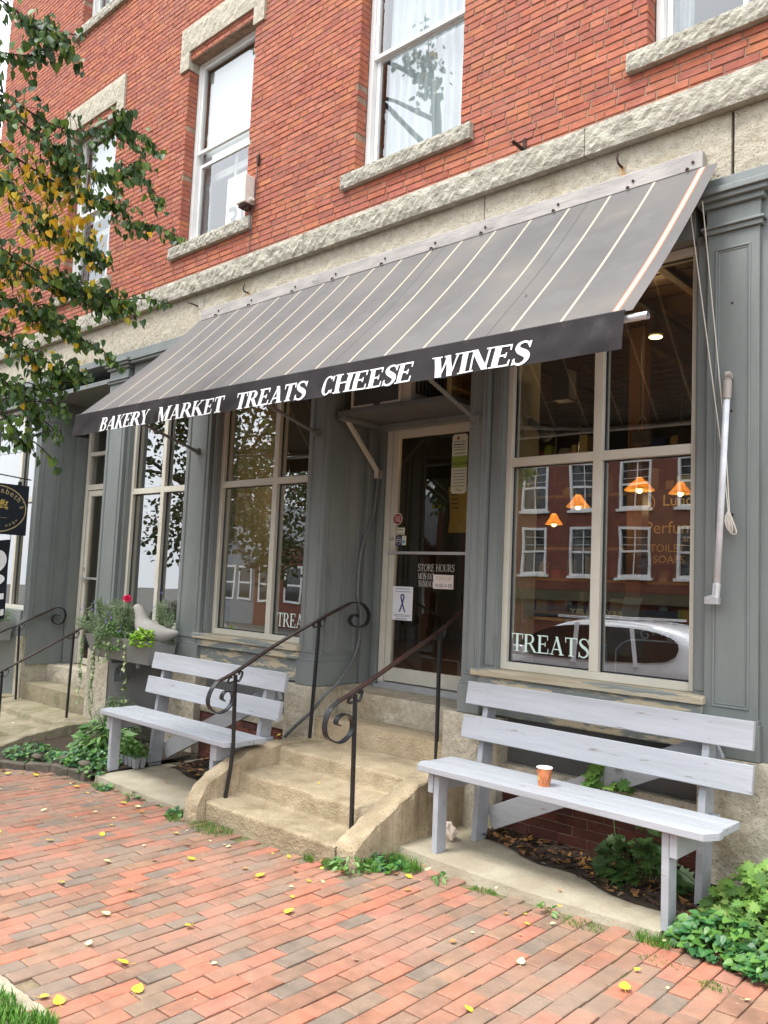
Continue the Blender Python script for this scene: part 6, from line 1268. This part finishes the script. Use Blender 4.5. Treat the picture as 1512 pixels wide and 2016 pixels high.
build('gold_emblem', m, 'gold', t); m = MB(); m.box(-3.20, -3.02, 3.90, 3.945, 2.05, 2.28); build('pinned_card', m, 'palegreen', t)
t = thing('shopping_bag', (-2.75, 1.4, 2.8), 'small handled cloth bag hanging high inside the right shop window', 'bag'); m = MB(); m.prism([(-2.81, 1.35, 2.80), (-2.67, 1.35, 2.80), (-2.665, 1.35, 2.90), (-2.815, 1.35, 2.90)], (0, .05, 0)); build('bag_body', m, 'birdm', t); m = MB(); m.tube(smooth_path([(-2.775, 1.37, 2.89), (-2.77, 1.37, 2.98), (-2.74, 1.37, 3.01), (-2.71, 1.37, 2.98), (-2.705, 1.37, 2.89)], 4), .008, 6); m.tube([(-2.74, 1.37, 3.01), (-2.74, 1.37, 3.97)], .001, 3); build('handle', m, 'birdm', t)
t = thing('display_table', (-2.6, 1.2, .79), 'dark wooden counter inside the right shop window', 'counter'); m = MB(); m.box(-3.9, -1.2, .95, 1.6, 1.36, 1.41); build('top', m, 'wood', t); m = MB(); m.box(-3.85, -1.25, 1.0, 1.55, .79, 1.36); build('base', m, 'wood', t)
for x, w_, h, mt, lab in ((-3.1, .10, .26, 'paper', 'white card propped beside the timber post'), (-2.83, .14, .20, 'accase', 'beige card on the shop counter'), (-2.2, .12, .12, 'cyan', 'small blue box on the shop counter')):
    m = MB(); m.prism([(x, 1.2, 1.412), (x + w_, 1.2, 1.412), (x + w_ + .03, 1.24, 1.412 + h), (x + .03, 1.24, 1.412 + h)], (0, .01, 0)); build('display_card', m, mt, label=lab, cat='card')
t = thing('blue_canister', (-2.93, .9, 1.41), 'pale blue cylinder standing at the lower left of the right pane', 'canister'); m = MB(); m.lathe([(0, 0), (.06, 0), (.06, .24), (0, .24)], (-2.60, .45, 1.06), 20); build('can', m, mat('pale_blue', (.30, .42, .58), rough=.5), t)
t = thing('scroll_rack', (-2.1, .35, 1.2), 'low white wire rack with scrollwork inside the right pane', 'wire rack'); m = MB(); m.tube(smooth_path([(-2.42, .34, 1.28), (-2.36, .34, 1.335), (-2.25, .34, 1.355), (-1.82, .34, 1.355)], 4), .0045, 6)
for cx, s_ in ((-2.22, 1), (-2.07, -1), (-1.99, 1)): m.tube([(cx + s_ * (.05 - .0016 * i) * cos(i * .28), .34, 1.39 + (.045 - .0014 * i) * sin(i * .28)) for i in range(27)], .004, 5)
m.tube([(-1.82, .34, 1.355), (-1.82, .34, 1.06)], .004, 5); m.tube([(-2.42, .34, 1.28), (-2.42, .34, 1.06)], .004, 5); build('wire_frame', m, 'curtain', t)
t = thing('yellow_notice', (-4.2, 1.6, 2.2), 'yellow handwritten paper hanging behind the door glass', 'notice'); m = MB(); m.grid(lambda u, v: (-4.55 + .22 * u, 1.30 + .02 * sin(v * 4), 2.12 + .42 * v), 4, 8); build('sheet', m, 'yellow', t); lines(t, -4.52, -4.36, (2.5, 2.46, 2.42, 2.38, 2.34), 'ink', .012, 1.29, 8)
t = thing('yellow_notice', (-3.7, 1.6, 2.2), 'second yellow paper half hidden by the right door post', 'notice'); m = MB(); m.grid(lambda u, v: (-4.22 + .2 * u, 1.0 + .02 * sin(v * 4), 2.1 + .36 * v), 4, 8); build('sheet', m, 'yellow', t)
